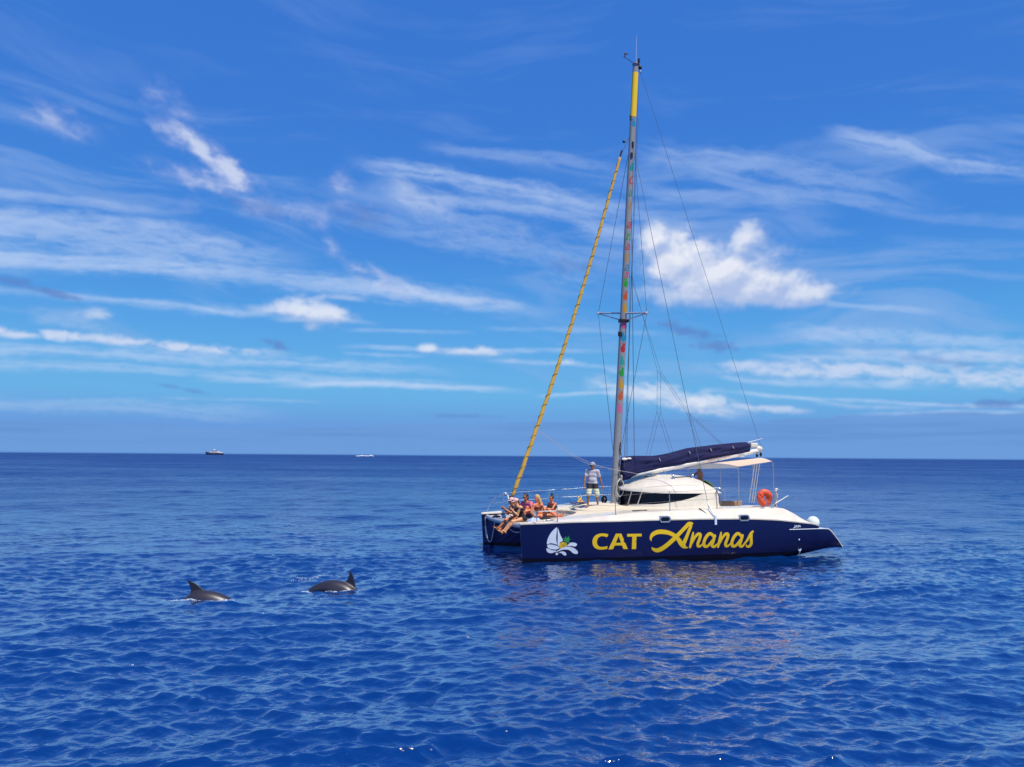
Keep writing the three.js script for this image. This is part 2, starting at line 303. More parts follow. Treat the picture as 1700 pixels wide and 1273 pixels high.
function sampler(w) {
  const { N, L } = w, M = N - 1, out = [0, 0, 0];
  const cr = (t) => { const t2 = t * t, t3 = t2 * t; return [-0.5 * t3 + t2 - 0.5 * t, 1.5 * t3 - 2.5 * t2 + 1, -1.5 * t3 + 2 * t2 + 0.5 * t, 0.5 * t3 - 0.5 * t2]; };
  return (x, z) => {
    const u = x / L * N, v = z / L * N, iu = Math.floor(u), iv = Math.floor(v), a = cr(u - iu), b = cr(v - iv);
    out[0] = out[1] = out[2] = 0;
    for (let j = 0; j < 4; j++) { const row = ((iv - 1 + j) & M) * N; for (let i = 0; i < 4; i++) { const q = row + ((iu - 1 + i) & M), w4 = a[i] * b[j]; out[0] += w.h[q] * w4; out[1] += w.dx[q] * w4; out[2] += w.dz[q] * w4; } }
    return out;
  };
}
const layers = [[sampler(long_), 900, 2500], [sampler(middle), 150, 330], [sampler(short_), 20, 56]];
function seaPoint(x, z, out) {
  const d = Math.hypot(x, z); let px = x, py = 0, pz = z;
  const gust = Math.min(1.5, Math.max(0.45, 0.98 + 0.75 * fbm(x * 0.085 + 7, z * 0.15, 3)));   // calmer and rougher patches
  for (const [s, near, far] of layers) { const f = (1 - sstep(near, far, d)) * (near < 100 ? gust : near < 800 ? 0.6 + 0.4 * gust : 1); if (f <= 0) continue; const w = s(x, z); py += w[0] * f; px += w[1] * f * SEA.chop; pz += w[2] * f * SEA.chop; }
  out[0] = px; out[1] = py; out[2] = pz; return out;
}
function rippleMap(N, L, bands) {                            // slopes of the ripples too fine for the mesh
  const data = new Uint8Array(N * N * 4), sx = new Float32Array(N * N), sz = new Float32Array(N * N);
  for (const b of bands) { const w = waves(N, L, ...b), c = L / N; for (let a = 0; a < N; a++) for (let q = 0; q < N; q++) { sx[a * N + q] += (w.h[a * N + (q + 1) % N] - w.h[a * N + (q + N - 1) % N]) / (2 * c); sz[a * N + q] += (w.h[((a + 1) % N) * N + q] - w.h[((a + N - 1) % N) * N + q]) / (2 * c); } }
  let ss = 0;
  for (let a = 0; a < N; a++) for (let q = 0; q < N; q++) {  // texture v runs towards -z
    const i = a * N + q, o = ((N - 1 - a) * N + q) * 4, nx = -sx[i], ny = sz[i], n = Math.hypot(nx, ny, 1); ss += sx[i] ** 2 + sz[i] ** 2;
    data[o] = Math.round((nx / n * 0.5 + 0.5) * 255); data[o + 1] = Math.round((ny / n * 0.5 + 0.5) * 255); data[o + 2] = Math.round((1 / n * 0.5 + 0.5) * 255); data[o + 3] = 255;
  }
  const t = new THREE.DataTexture(data, N, N, THREE.RGBAFormat, THREE.UnsignedByteType);
  t.wrapS = t.wrapT = THREE.RepeatWrapping; t.magFilter = THREE.LinearFilter; t.minFilter = THREE.LinearMipmapLinearFilter; t.repeat.set(1 / L, 1 / L); t.needsUpdate = true;
  console.log('ripple rms slope', Math.sqrt(ss / N / N).toFixed(3));
  return t;
}
const fineRipples = rippleMap(1024, 7.3, [[0.045, 0.22, 21, [0.25, 1], SEA.gain * 1.05, 1.8, SEA.power]]);
const farRipples = rippleMap(1024, 17.9, [[0.10, 0.85, 22, [0.2, 1], SEA.gain * 1.5, 1.4, SEA.power]]);
const distantRipples = rippleMap(1024, 61.0, [[0.24, 5, 23, WIND, SEA.gain * 1.1, 2.4, SEA.power]]);
const WATER = { color: new THREE.Color().setRGB(0.0002, 0.0285, 0.16), roughness: 0.05, metalness: 0, ior: 1.95 };
const seaWater = (normalMap, roughness, s) => new THREE.MeshPhysicalMaterial({ ...WATER, roughness, normalMap, normalScale: new THREE.Vector2(s, s) });
const windPatches = (() => {                                // slightly rougher and smoother water where the wind touches down
  const N = 512, data = new Uint8Array(N * N * 4), per = (x, y, f) => { const c = (u, v) => fbm(u * f, v * f * 2.2, 4), a = x / N, b = y / N; return (c(a, b) * (1 - a) + c(a - 1, b) * a) * (1 - b) + (c(a, b - 1) * (1 - a) + c(a - 1, b - 1) * a) * b; };
  for (let y = 0; y < N; y++) for (let x = 0; x < N; x++) { const v = Math.round(255 * Math.min(1, Math.max(0.3, 0.78 + 0.7 * per(x, y, 5)))), o = (y * N + x) * 4; data[o] = data[o + 1] = data[o + 2] = v; data[o + 3] = 255; }
  const m = new THREE.DataTexture(data, N, N, THREE.RGBAFormat, THREE.UnsignedByteType); m.wrapS = m.wrapT = THREE.RepeatWrapping; m.magFilter = THREE.LinearFilter; m.repeat.set(1 / 330, 1 / 330); m.needsUpdate = true; return m;
})();
// from ring to ring outwards: less of the mirror that near, smooth facets show, more of the roughness that unresolved waves give
const SEA_RINGS = [[0, fineRipples, 0.05, 0.8], [14, fineRipples, 0.06, 0.78], [19, fineRipples, 0.07, 0.72], [24, fineRipples, 0.08, 0.65], [30, fineRipples, 0.1, 0.57], [36, farRipples, 0.12, 0.5], [44, farRipples, 0.16, 0.4], [56, farRipples, 0.2, 0.3], [72, farRipples, 0.24, 0.22], [95, farRipples, 0.28, 0.14], [130, farRipples, 0.32, 0.08], [180, distantRipples, 0.35, 0.04], [270, distantRipples, 0.39, 0], [420, distantRipples, 0.43, 0], [800, distantRipples, 0.46, 0]].map(([r, map, roughness, k]) => { const m = seaWater(map, roughness, 1); m.clearcoat = k; m.clearcoatRoughness = roughness; m.ior = 1.4 + 0.5 * k; return [r, m]; });
for (const [r, m] of SEA_RINGS) if (r > 40) { m.roughnessMap = windPatches; m.roughness *= 1.25; }
{
  const angles = [], radii = [];
  for (let a = -39; a < 39; a += 0.068) angles.push(a);
  for (let a = 39; a < 321; a += 3) angles.push(a);
  for (let r = 0.6; r < 6.5; r *= 1.12) radii.push(r);
  for (let r = radii.at(-1) * 1.004; r < 7200; r *= r < 50 ? 1.0042 : r < 300 ? 1.0075 : r < 1200 ? 1.014 : 1.05) { radii.push(r); }
  const A = angles.length, R = radii.length, pos = new Float32Array(A * R * 3), uv = new Float32Array(A * R * 2), index = new Uint32Array((R - 1) * A * 6 + A * 3), p = [0, 0, 0];
  let o = 0, rms = 0, cnt = 0;
  for (let j = 0; j < R; j++) for (let i = 0; i < A; i++) {
    const a = angles[i] * DEG, x = Math.sin(a) * radii[j], z = -Math.cos(a) * radii[j], n = j * A + i;
    seaPoint(x, z, p); pos[n * 3] = p[0]; pos[n * 3 + 1] = p[1]; pos[n * 3 + 2] = p[2]; uv[n * 2] = x; uv[n * 2 + 1] = -z;
    if (radii[j] < 40) { rms += p[1] ** 2; cnt++; }
  }
  const cuts = SEA_RINGS.map(([r]) => radii.findIndex((q) => q >= r)), starts = [];
  for (let j = 0; j < R - 1; j++) { if (cuts.includes(j)) starts.push(o); for (let i = 0; i < A; i++) { const a = j * A + i, b = j * A + (i + 1) % A, c = a + A, d = b + A; index[o++] = a; index[o++] = b; index[o++] = c; index[o++] = b; index[o++] = d; index[o++] = c; } }
  for (let i = 1; i < A - 1; i++) { index[o++] = 0; index[o++] = i + 1; index[o++] = i; }
  const g = new THREE.BufferGeometry();
  g.setAttribute('position', new THREE.BufferAttribute(pos, 3)); g.setAttribute('uv', new THREE.BufferAttribute(uv, 2)); g.setIndex(new THREE.BufferAttribute(index, 1)); g.computeVertexNormals();
  const nA = g.attributes.normal, n40 = radii.findIndex((r) => r > 20) * A; let ss = 0; for (let i = n40; i < n40 + 1000; i++) ss += (nA.getX(i) ** 2 + nA.getZ(i) ** 2) / nA.getY(i) ** 2;
  console.log('sea verts', A * R, 'rms height', Math.sqrt(rms / cnt).toFixed(3), 'rms slope', Math.sqrt(ss / 1000).toFixed(3), 'ny', nA.getY(0));
  starts.push(o); SEA_RINGS.forEach((_, i) => g.addGroup(starts[i], starts[i + 1] - starts[i], i));
  const m = new THREE.Mesh(g, SEA_RINGS.map(([, m]) => m)); m.name = 'sea'; m.userData = { kind: 'structure', label: 'deep blue rippled open sea reaching to the horizon' }; m.receiveShadow = true; scene.add(m);
}

// ---------------------------------------------------------------- materials
const V = (x, y, z) => new THREE.Vector3(x, y, z);
const rgb = (r, g, b) => new THREE.Color().setRGB(r, g, b);
const std = (c, roughness, more = {}) => new THREE.MeshPhysicalMaterial({ color: c, roughness, ...more });
function noiseMap(N, f) {                                    // tileable tone and grime, N pixels
  const c = document.createElement('canvas'); c.width = c.height = N; const g = c.getContext('2d'), im = g.createImageData(N, N);
  for (let y = 0; y < N; y++) for (let x = 0; x < N; x++) { const v = f(x / N, y / N), o = (y * N + x) * 4; im.data[o] = v[0]; im.data[o + 1] = v[1]; im.data[o + 2] = v[2]; im.data[o + 3] = 255; }
  g.putImageData(im, 0, 0); const t = new THREE.CanvasTexture(c); t.wrapS = t.wrapT = THREE.RepeatWrapping; return t;
}
const wrap = (f, x, y) => (f(x, y) * (1 - x) + f(x - 1, y) * x) * (1 - y) + (f(x, y - 1) * (1 - x) + f(x - 1, y - 1) * x) * y;
const grime = noiseMap(256, (x, y) => { const v = 236 + 26 * wrap((a, b) => fbm(a * 5, b * 5, 4), x, y); return [v, v - 1, v - 4]; }); grime.colorSpace = THREE.SRGBColorSpace; grime.repeat.set(0.4, 0.4);
const cloth = noiseMap(256, (x, y) => { const v = 128 + 90 * wrap((a, b) => fbm(a * 3, b * 9, 5), x, y); return [v, v, v]; });
const M = {
  white: std(rgb(0.87, 0.82, 0.71), 0.32, { map: grime, clearcoat: 0.3, clearcoatRoughness: 0.15 }),
  deck: std(rgb(0.86, 0.77, 0.58), 0.65, { map: grime }),
  navy: std(rgb(0.0009, 0.0058, 0.068), 0.38, { ior: 1.5, specularIntensity: 0.8 }), bandDark: std(rgb(0.0012, 0.0016, 0.016), 0.65, { specularIntensity: 0.4 }),
  glass: std(rgb(0.006, 0.006, 0.011), 0.12, { ior: 1.4 }),
  yellow: std(rgb(0.86, 0.57, 0.006), 0.5), icon: std(rgb(0.74, 0.83, 0.92), 0.45), green: std(rgb(0.02, 0.30, 0.07), 0.5),
  alu: std(rgb(0.52, 0.52, 0.53), 0.42, { metalness: 0.35 }), steel: std(rgb(0.62, 0.63, 0.65), 0.25, { metalness: 0.85 }), wire: std(rgb(0.16, 0.17, 0.19), 0.4, { metalness: 0.5 }),
  rope: std(rgb(0.62, 0.60, 0.55), 0.85), darkRope: std(rgb(0.05, 0.05, 0.06), 0.85), black: std(rgb(0.012, 0.012, 0.014), 0.5),
  canvas: std(rgb(0.0042, 0.0075, 0.066), 0.9, { bumpMap: cloth, bumpScale: 0.012 }),
  sailYellow: std(rgb(0.64, 0.40, 0.065), 0.8, { bumpMap: cloth, bumpScale: 0.006 }), brown: std(rgb(0.43, 0.26, 0.045), 0.8),
  sand: std(rgb(0.92, 0.68, 0.40), 0.9, { transmission: 0.5, thickness: 0, side: THREE.DoubleSide }), sailcloth: std(rgb(0.82, 0.79, 0.72), 0.8),
  teak: std(rgb(0.34, 0.22, 0.14), 0.7), orange: std(rgb(0.78, 0.10, 0.025), 0.55), sky: std(rgb(0.05, 0.10, 0.16), 0.1),
};
// ---------------------------------------------------------------- shape helpers
function loft(rows, closed = false, cap = false) {           // rows of points, one surface through them; uv in metres along both ways
  const R = rows.length, C = rows[0].length, pos = [], uv = [], idx = [];
  const along = [0]; for (let i = 1; i < R; i++) along.push(along[i - 1] + Math.hypot(...[0, 1, 2].map((k) => rows[i][C >> 1][k] - rows[i - 1][C >> 1][k])));
  for (let i = 0; i < R; i++) { let s = 0; for (let j = 0; j < C; j++) { if (j) s += Math.hypot(...[0, 1, 2].map((k) => rows[i][j][k] - rows[i][j - 1][k])); pos.push(...rows[i][j]); uv.push(along[i], s); } }
  for (let i = 0; i < R - 1; i++) for (let j = 0; j < (closed ? C : C - 1); j++) { const a = i * C + j, b = i * C + (j + 1) % C, c = a + C, d = b + C; idx.push(a, c, b, b, c, d); }
  if (cap) for (const i of [0, R - 1]) { const k = pos.length / 3, m = [0, 0, 0]; for (const p of rows[i]) for (let q = 0; q < 3; q++) m[q] += p[q] / C; pos.push(...m); uv.push(0, 0); for (let j = 0; j < C; j++) { const a = i * C + j, b = i * C + (j + 1) % C; if (i) idx.push(k, b, a); else idx.push(k, a, b); } }
  const g = new THREE.BufferGeometry(); g.setAttribute('position', new THREE.Float32BufferAttribute(pos, 3)); g.setAttribute('uv', new THREE.Float32BufferAttribute(uv, 2)); g.setIndex(idx); g.computeVertexNormals(); return g;
}
const crease = (g, a = 0.6) => toCreasedNormals(g, a);
const curve = (pts, t = 0.5) => new THREE.CatmullRomCurve3(pts.map((p) => V(...p)), false, 'catmullrom', t);
const tube = (pts, r, n = pts.length > 2 ? pts.length * 6 : 1, k = 8) => pts.length === 2 ? rod(pts[0], pts[1], r, r, k) : new THREE.TubeGeometry(curve(pts), n, r, k);
function rod(a, b, r0, r1 = r0, k = 8) { const A = V(...a), B = V(...b), g = new THREE.CylinderGeometry(r1, r0, A.distanceTo(B), k, 1); g.applyQuaternion(new THREE.Quaternion().setFromUnitVectors(V(0, 1, 0), B.clone().sub(A).normalize())); const m = A.add(B).multiplyScalar(0.5); return g.translate(m.x, m.y, m.z); }
function ball(x, y, z, rx, ry = rx, rz = rx, n = 14) { return new THREE.SphereGeometry(1, n, Math.ceil(n * 0.7)).scale(rx, ry, rz).translate(x, y, z); }
function box(x, y, z, w, h, d, bevel = 0.02) { const s = new THREE.Shape(), b = Math.min(bevel, w / 3, h / 3, d / 3), X = w / 2 - b, Y = h / 2 - b; s.moveTo(-X, -Y); s.lineTo(X, -Y); s.lineTo(X, Y); s.lineTo(-X, Y); const g = new THREE.ExtrudeGeometry(s, { depth: d - 2 * b, bevelThickness: b, bevelSize: b, bevelSegments: 2, steps: 1 }); return g.translate(x, y, z - d / 2 + b); }
const flat = (g) => (g.index ? g.toNonIndexed() : g);
const join = (list) => mergeGeometries(list.map((g) => { const f = flat(g); for (const k of Object.keys(f.attributes)) if (!['position', 'normal', 'uv'].includes(k)) f.deleteAttribute(k); return f; }));
const table = (rows) => (x) => { let i = 0; while (i < rows.length - 2 && x > rows[i + 1][0]) i++; const [a, p] = rows[i], [b, q] = rows[i + 1], t = Math.min(1, Math.max(0, (x - a) / (b - a))); return p + (q - p) * t; };
const smooth = (rows) => { const n = rows.length, d = rows.slice(1).map((r, i) => (r[1] - rows[i][1]) / (r[0] - rows[i][0])), m = rows.map((_, i) => i === 0 ? d[0] : i === n - 1 ? d[n - 2] : d[i - 1] * d[i] <= 0 ? 0 : 2 * d[i - 1] * d[i] / (d[i - 1] + d[i])); return (x) => { let i = 0; while (i < n - 2 && x > rows[i + 1][0]) i++; const h = rows[i + 1][0] - rows[i][0], t = Math.min(1, Math.max(0, (x - rows[i][0]) / h)), t2 = t * t, t3 = t2 * t; return (2 * t3 - 3 * t2 + 1) * rows[i][1] + (t3 - 2 * t2 + t) * h * m[i] + (3 * t2 - 2 * t3) * rows[i + 1][1] + (t3 - t2) * h * m[i + 1]; }; };

// ---------------------------------------------------------------- catamaran: x runs aft from the bows, z towards the port side, y = 0 at the waterline
const BOAT = { at: [-0.35, 0, -29.54], turn: 17 * DEG };
const boat = thing('catamaran', 'large navy blue and white sailing catamaran with tall mast and yellow lettering on its hull', 'catamaran', BOAT.at, BOAT.turn);
const boatPoint = (x, y, z) => V(x, y, z).applyAxisAngle(V(0, 1, 0), BOAT.turn).add(V(...BOAT.at));
const ZC = 2.5;
const breadth = smooth([[0, 0.03], [0.3, 0.17], [1, 0.43], [2, 0.63], [3.5, 0.78], [5, 0.83], [7, 0.83], [9, 0.80], [11, 0.72], [12.3, 0.60]]);
const sheer = table([[0, 1.25], [1.5, 1.335], [2.9, 1.355], [4.4, 1.38], [6.2, 1.39], [8.15, 1.365], [9.4, 1.30], [10.4, 1.19], [10.95, 1.13], [11.1, 1.08], [11.2, 0.935], [11.63, 0.915], [11.75, 0.83], [12.0, 0.58], [12.26, 0.24]]);
const keel = smooth([[0, -0.30], [0.6, -0.5], [3, -0.6], [7, -0.55], [9, -0.38], [10.5, -0.10], [11.4, 0.06], [12.26, 0.20]]);
const bevelUp = smooth([[0, 0.025], [1.5, 0.07], [2.4, 0.12], [3, 0.16], [3.9, 0.23], [5.4, 0.26], [7.1, 0.31], [8.6, 0.35], [9.3, 0.42], [9.8, 0.43], [10.1, 0.37], [10.4, 0.25], [10.65, 0.13], [10.87, 0.055], [11.1, 0.02]]);
const half = (x, y) => { const t = Math.min(1, Math.max(0, (y - keel(x)) / (sheer(x) - keel(x)))); return breadth(x) * Math.sqrt(Math.max(0, 1 - (1 - t) ** 3)); };
const rake = (x, y) => x - 0.085 * (y / 1.28) * Math.max(0, 1 - x);
const hullSide = (x, y) => ZC + half(x, y);
const XS = [0, 0.06, 0.15, 0.3, 0.5, 0.75, 1, 1.35, 1.75, 2.2, 2.7, 3.2, 3.8, 4.4, 5, 5.6, 6.2, 6.8, 7.4, 8, 8.6, 9.1, 9.5, 9.9, 10.3, 10.6, 10.85, 11.0, 11.1, 11.2, 11.4, 11.63, 11.75, 11.9, 12.05, 12.17, 12.26];
function hullShape() {
  const T = [1, 0.97, 0.92, 0.85, 0.75, 0.64, 0.52, 0.4, 0.3, 0.21, 0.13, 0.06, 0.02, 0];
  return crease(loft(XS.map((x) => { const k = keel(x), h = sheer(x), row = []; for (const s of [1, -1]) for (const t of s > 0 ? T : [...T].reverse().slice(1)) { const y = k + (h - k) * t; row.push([rake(x, y), y, s * half(x, y)]); } return row; }), false, true), 0.5);
}
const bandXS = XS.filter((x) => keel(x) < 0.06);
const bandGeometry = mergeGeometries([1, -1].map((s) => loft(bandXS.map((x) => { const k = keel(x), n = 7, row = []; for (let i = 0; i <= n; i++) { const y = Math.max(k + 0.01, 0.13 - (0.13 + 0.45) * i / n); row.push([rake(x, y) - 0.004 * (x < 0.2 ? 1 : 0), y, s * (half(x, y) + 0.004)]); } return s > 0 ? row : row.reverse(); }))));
const hulls = {}, hullGeometry = hullShape();
for (const s of [1, -1]) { const m = hulls[s] = part('hull', hullGeometry, M.navy, boat, s > 0 ? 'navy port hull with yellow name and sail emblem' : 'dark navy starboard hull beyond the trampoline'); m.position.z = s * ZC; part('waterline_band', bandGeometry, M.bandDark, m); }  // each hull carries a near-black band along the waterline
// white gunwale and side deck of each hull
function hullDeck(s) {
  const xs = XS.filter((x) => x <= 11.1);
  return crease(loft(xs.map((x) => {
    const b = breadth(x), h = sheer(x), v = bevelUp(x), e = Math.min(0.34, b * 0.55), X = rake(x, h), out = [[b + 0.012, h - 0.035], [b + 0.014, h + 0.004], [b - 0.02, h + 0.03 * Math.min(1, v * 8)], [b - e * 0.4, h + v * 0.45], [b - e * 0.8, h + v * 0.88], [b - e, h + v * 0.98], [b - e - 0.05, h + v], [0, h + v + 0.01], [-b + 0.04, h + v], [-b - 0.006, h + v - 0.03], [-b - 0.01, h - 0.03]];
    return out.map(([z, y]) => [X - (x === 0 ? 0.015 : 0), y, s * z]);
  })), 0.45);
}
for (const s of [1, -1]) part('gunwale_deck', hullDeck(s), M.white, boat).position.z = s * ZC;
for (const s of [1, -1]) {                                   // stern platform and the pale edge down the sloping transom
  const xs = [11.12, 11.2, 11.4, 11.63, 11.75, 11.9, 12.05, 12.17, 12.28];
  part('stern_platform', loft(xs.map((x) => { const b = breadth(x) + 0.006, h = (x < 11.2 ? sheer(11.2) : sheer(x)) + 0.012; return [[x, h - 0.03, b], [x, h, b - 0.005], [x, h + 0.004, 0], [x, h, -b + 0.005], [x, h - 0.03, -b]]; })), M.white, boat).position.z = s * ZC;
  const st = [9.85, 10.2, 10.6, 11, 11.2, 11.45, 11.62];
  part('rubbing_strake', tube(st.map((x) => [x, 0.935 - (x < 10 ? 0.0 : 0), s * (ZC + half(x, 0.93) + 0.004)]), 0.014), M.icon, boat);
  part('stern_locker', box(11.02, 1.0, s * ZC, 0.1, 0.26, 1.2, 0.03), M.white, boat);
}
// bridge deck between the hulls, with a hollowed front edge above the trampoline
const frontEdge = (z) => 1.62 + 1.18 * (1 - (z / 1.95) ** 2);
const deckTop = (x, z) => { const y = sheer(x) + bevelUp(x); return Math.min(1.72, y) - 0.0 + 0.05 * (1 - (z / 1.9) ** 2) * sstep(2.6, 4, x); };
{
  const zs = Array.from({ length: 25 }, (_, i) => -1.92 + i * 0.16), us = Array.from({ length: 29 }, (_, i) => i / 28);
  const top = zs.map((z) => us.map((u) => { const x = frontEdge(z) + (7.95 - frontEdge(z)) * u; return [x, deckTop(x, z), z]; }));
  const rows = top.map((r) => { const x0 = r[0][0], y0 = r[0][1], z = r[0][2]; return [[7.9, 0.72, z], [x0 + 0.55, 0.74, z], [x0 + 0.12, 0.95, z], [x0 - 0.01, y0 - 0.12, z], [x0 - 0.02, y0 - 0.04, z], ...r.map((p, i) => i ? p : [p[0] + 0.03, p[1], z])]; });
  part('bridge_deck', crease(loft(rows), 0.6), M.deck, boat);
  part('helm_step', box(8.45, 1.245, -0.65, 0.7, 0.67, 1.1, 0.03), M.deck, boat);
  part('cockpit_floor', box(9.6, 0.85, 0, 3.4, 0.12, 4.0, 0.03), M.deck, boat);
  part('cockpit_side', box(9.0, 1.3, -1.78, 2.0, 0.56, 0.3, 0.05), M.white, boat);
  part('cockpit_side', box(9.0, 1.3, 1.82, 2.0, 0.6, 0.22, 0.05), M.white, boat);
  part('stern_beam', box(10.6, 0.95, 0, 0.35, 0.5, 3.6, 0.08), M.white, boat);
  for (const [x, w] of [[9.15, 1.1], [10.3, 1.0]]) part('seat_back', box(x, 1.58, -1.2, w, 0.26, 0.09, 0.03), M.teak, boat);
  // raised pad of the foredeck, its rim catching a shadow
  const pad = [0, 0.12, 0.3, 0.55, 0.8, 0.93, 1].map((f) => Array.from({ length: 40 }, (_, i) => { const a = i / 40 * Math.PI * 2, cx = 3.72 + Math.cos(a) * 0.86 * f, cz = Math.sin(a) * 1.62 * f; return [cx, deckTop(Math.max(3, cx), cz) + 0.004 + 0.085 * (1 - f ** 4) ** 0.7, cz]; }));
  part('foredeck_pad', crease(loft(pad, true), 0.7), M.deck, boat);
}
// trampoline and bow beam
part('bow_beam', tube([[0.12, 1.13, -2.36], [0.04, 1.115, -1.2], [0.02, 1.12, 0], [0.04, 1.125, 1.2], [0.12, 1.15, 2.36]], 0.085, 24, 12), M.alu, boat);
{
  const cords = [], y = (x) => 1.19 + 0.06 * x;
  for (let z = -1.9; z <= 1.91; z += 0.1) cords.push(rod([0.1, y(0.1), z], [frontEdge(z) - 0.02, y(2) - 0.02, z], 0.012, 0.012, 4));
  for (let x = 0.2; x < 2.7; x += 0.1) { const zm = x < 1.65 ? 1.9 : 1.95 * Math.sqrt(Math.max(0, 1 - (x - 1.62) / 1.18)); if (zm > 0.1) cords.push(rod([x, y(x) + 0.003, -zm], [x, y(x) + 0.003, zm], 0.012, 0.012, 4)); }
  const net = part('trampoline_net', join(cords), M.rope, boat); net.userData.kind = 'stuff';
}
part('mooring_rope', tube([[0.02, 1.12, -2.29], [-0.02, 0.75, -2.1], [-0.02, 0.42, -1.91], [-0.02, 0.25, -1.55], [-0.02, 0.34, -1.25], [-0.02, 0.59, -1.06], [0, 1.07, -0.86]], 0.017, 40), M.rope, boat);
part('mooring_rope', tube([[0, 1.08, 0.9], [0, 0.94, 1.11], [0, 0.9, 1.68], [0, 0.95, 2.22]], 0.013, 24), M.rope, boat);
part('chafe_sleeve', tube([[-0.025, 0.78, -2.115], [-0.025, 0.6, -2.01], [-0.025, 0.42, -1.91]], 0.03, 10), M.sailcloth, boat);
part('anchor_bag', ball(0.14, 1.2, -1.1, 0.16, 0.08, 0.3), M.black, boat);
// ---------------------------------------------------------------- cabin
const plan = (x) => 1.86 * Math.sqrt(Math.max(0, 1 - ((7.0 - Math.min(7, x)) / 2.36) ** 2)) ** 0.92 - (x > 7 ? 0.14 * (x - 7) ** 2 : 0);
const crown = smooth([[4.64, 2.29], [4.85, 2.42], [5.2, 2.58], [5.7, 2.73], [6.3, 2.83], [6.8, 2.83], [7.25, 2.79], [7.6, 2.68], [7.85, 2.50], [8.0, 2.32], [8.06, 2.24]]);
const CX = [4.645, 4.7, 4.8, 4.95, 5.15, 5.4, 5.7, 6.1, 6.5, 6.9, 7.25, 7.55, 7.75, 7.9, 8.0, 8.06];
{
  const A = Array.from({ length: 33 }, (_, i) => -1 + i / 16), eave = table([[4.64, 2.27], [5.5, 2.21], [8.1, 2.21]]);
  const skin = CX.map((x) => { const w = Math.max(0.02, plan(x)), e = eave(x), c = Math.max(crown(x), e + 0.03); const r = A.map((a) => [x, e + (c - e) * Math.pow(Math.max(0, 1 - Math.abs(a) ** 2.8), 0.62), a * w]); return [[x + 0.05, e - 0.035, -w + 0.06], [x, e - 0.03, -w - 0.005], ...r, [x, e - 0.03, w + 0.005], [x + 0.05, e - 0.035, w - 0.06]]; });
  part('cabin_roof', crease(loft(skin, true, true), 0.75), M.white, boat);
  const gx = CX.map((x) => [x + 0.1, Math.max(0.02, plan(x) - 0.07)]).filter(([x]) => x < 7.6);
  part('cabin_window', crease(loft(gx.map(([x, w]) => [[x, 1.5, -w], [x, 2.225, -w + 0.03], [x, 2.235, 0], [x, 2.225, w - 0.03], [x, 1.5, w]]), false, false), 0.5), M.glass, boat, 'dark wraparound lens shaped window');
  part('cabin_core', box(6.4, 1.95, 0, 2.3, 0.5, 2.2, 0.05), M.black, boat);
  const lower = smooth([[4.7, 1.70], [5.0, 1.755], [5.4, 1.77], [6.0, 1.85], [6.75, 2.01], [7.3, 2.195], [7.4, 2.205]]);
  for (const s of [1, -1]) {
    const wx = [4.75, 4.9, 5.15, 5.4, 5.7, 6.0, 6.3, 6.6, 6.9, 7.1, 7.3, 7.45, 7.62, 7.78, 7.9];
    part('cabin_wall', crease(loft(wx.map((x) => { const w = plan(x), t = x > 7.35 ? 2.2 : lower(x), o = 0.05; return [[x, t - 0.006, s * (w - 0.09)], [x, t, s * (w - 0.005)], [x, (t + 1.6) / 2, s * (w + o * 0.5)], [x, 1.58, s * (w + o)]].map((p) => p); })), 0.6), M.white, boat);
    for (const [x, dx] of [[4.76, 0.08], [4.97, 0.13]]) part('window_post', rod([x, 1.74, s * (plan(x) - 0.045)], [x + dx, 2.215, s * (plan(x + dx) - 0.065)], 0.022, 0.022, 6), M.alu, boat);
  }
  part('cabin_bulkhead', box(7.8, 1.78, 0, 0.08, 0.86, 3.5, 0.03), M.white, boat);
  const blueStrip = [0, 1, 2, 3, 4].map((i) => { const x = 4.95 + i * 0.28; return [-0.75, -0.45, -0.1, 0.25].map((a) => { const w = plan(x), e = eave(x), c = crown(x); return [x, e + (c - e) * Math.pow(1 - Math.abs(a) ** 2.8, 0.62) + 0.012, a * w]; }); });
  part('roof_strip', loft(blueStrip), M.sky, boat, 'blue grey band on the cabin roof');  // thin blue grey surface just above the front of the roof
  part('grab_rail', tube([[4.75, 2.42, -0.1], [5.3, 2.66, -0.15], [6.1, 2.87, -0.1]], 0.02), M.steel, boat);
  part('roof_vent', ball(5.98, 2.84, -0.35, 0.10, 0.06, 0.10), M.white, boat); part('roof_vent', ball(6.45, 2.85, -0.55, 0.13, 0.07, 0.13), M.white, boat);
  const roofY = (x, z) => eave(x) + (crown(x) - eave(x)) * Math.pow(1 - (Math.abs(z) / plan(x)) ** 2.8, 0.62);
  for (const [x, z] of [[6.35, 1.15], [7.25, 1.0]]) part('winch', new THREE.LatheGeometry([[0.02, 0.14], [0.06, 0.135], [0.05, 0.11], [0.04, 0.06], [0.065, 0.02], [0.07, 0]].map(([a, b]) => new THREE.Vector2(a, b)), 14).translate(x, roofY(x, z) - 0.015, z), M.steel, boat);
  part('deck_line', tube([[6.35, 1.15], [6.6, 1.12], [6.9, 1.06], [7.2, 1.0]].map(([x, z]) => [x, roofY(x, z) + 0.03, z]), 0.016), M.darkRope, boat);
  part('seam', tube([4.9, 5.3, 5.8, 6.3, 6.9, 7.5].map((x) => { const w = plan(x), a = 0.9, e = eave(x), c = crown(x); return [x, e + (c - e) * Math.pow(1 - a ** 2.8, 0.62) + 0.001, a * w]; }), 0.005), M.rope, boat);
}
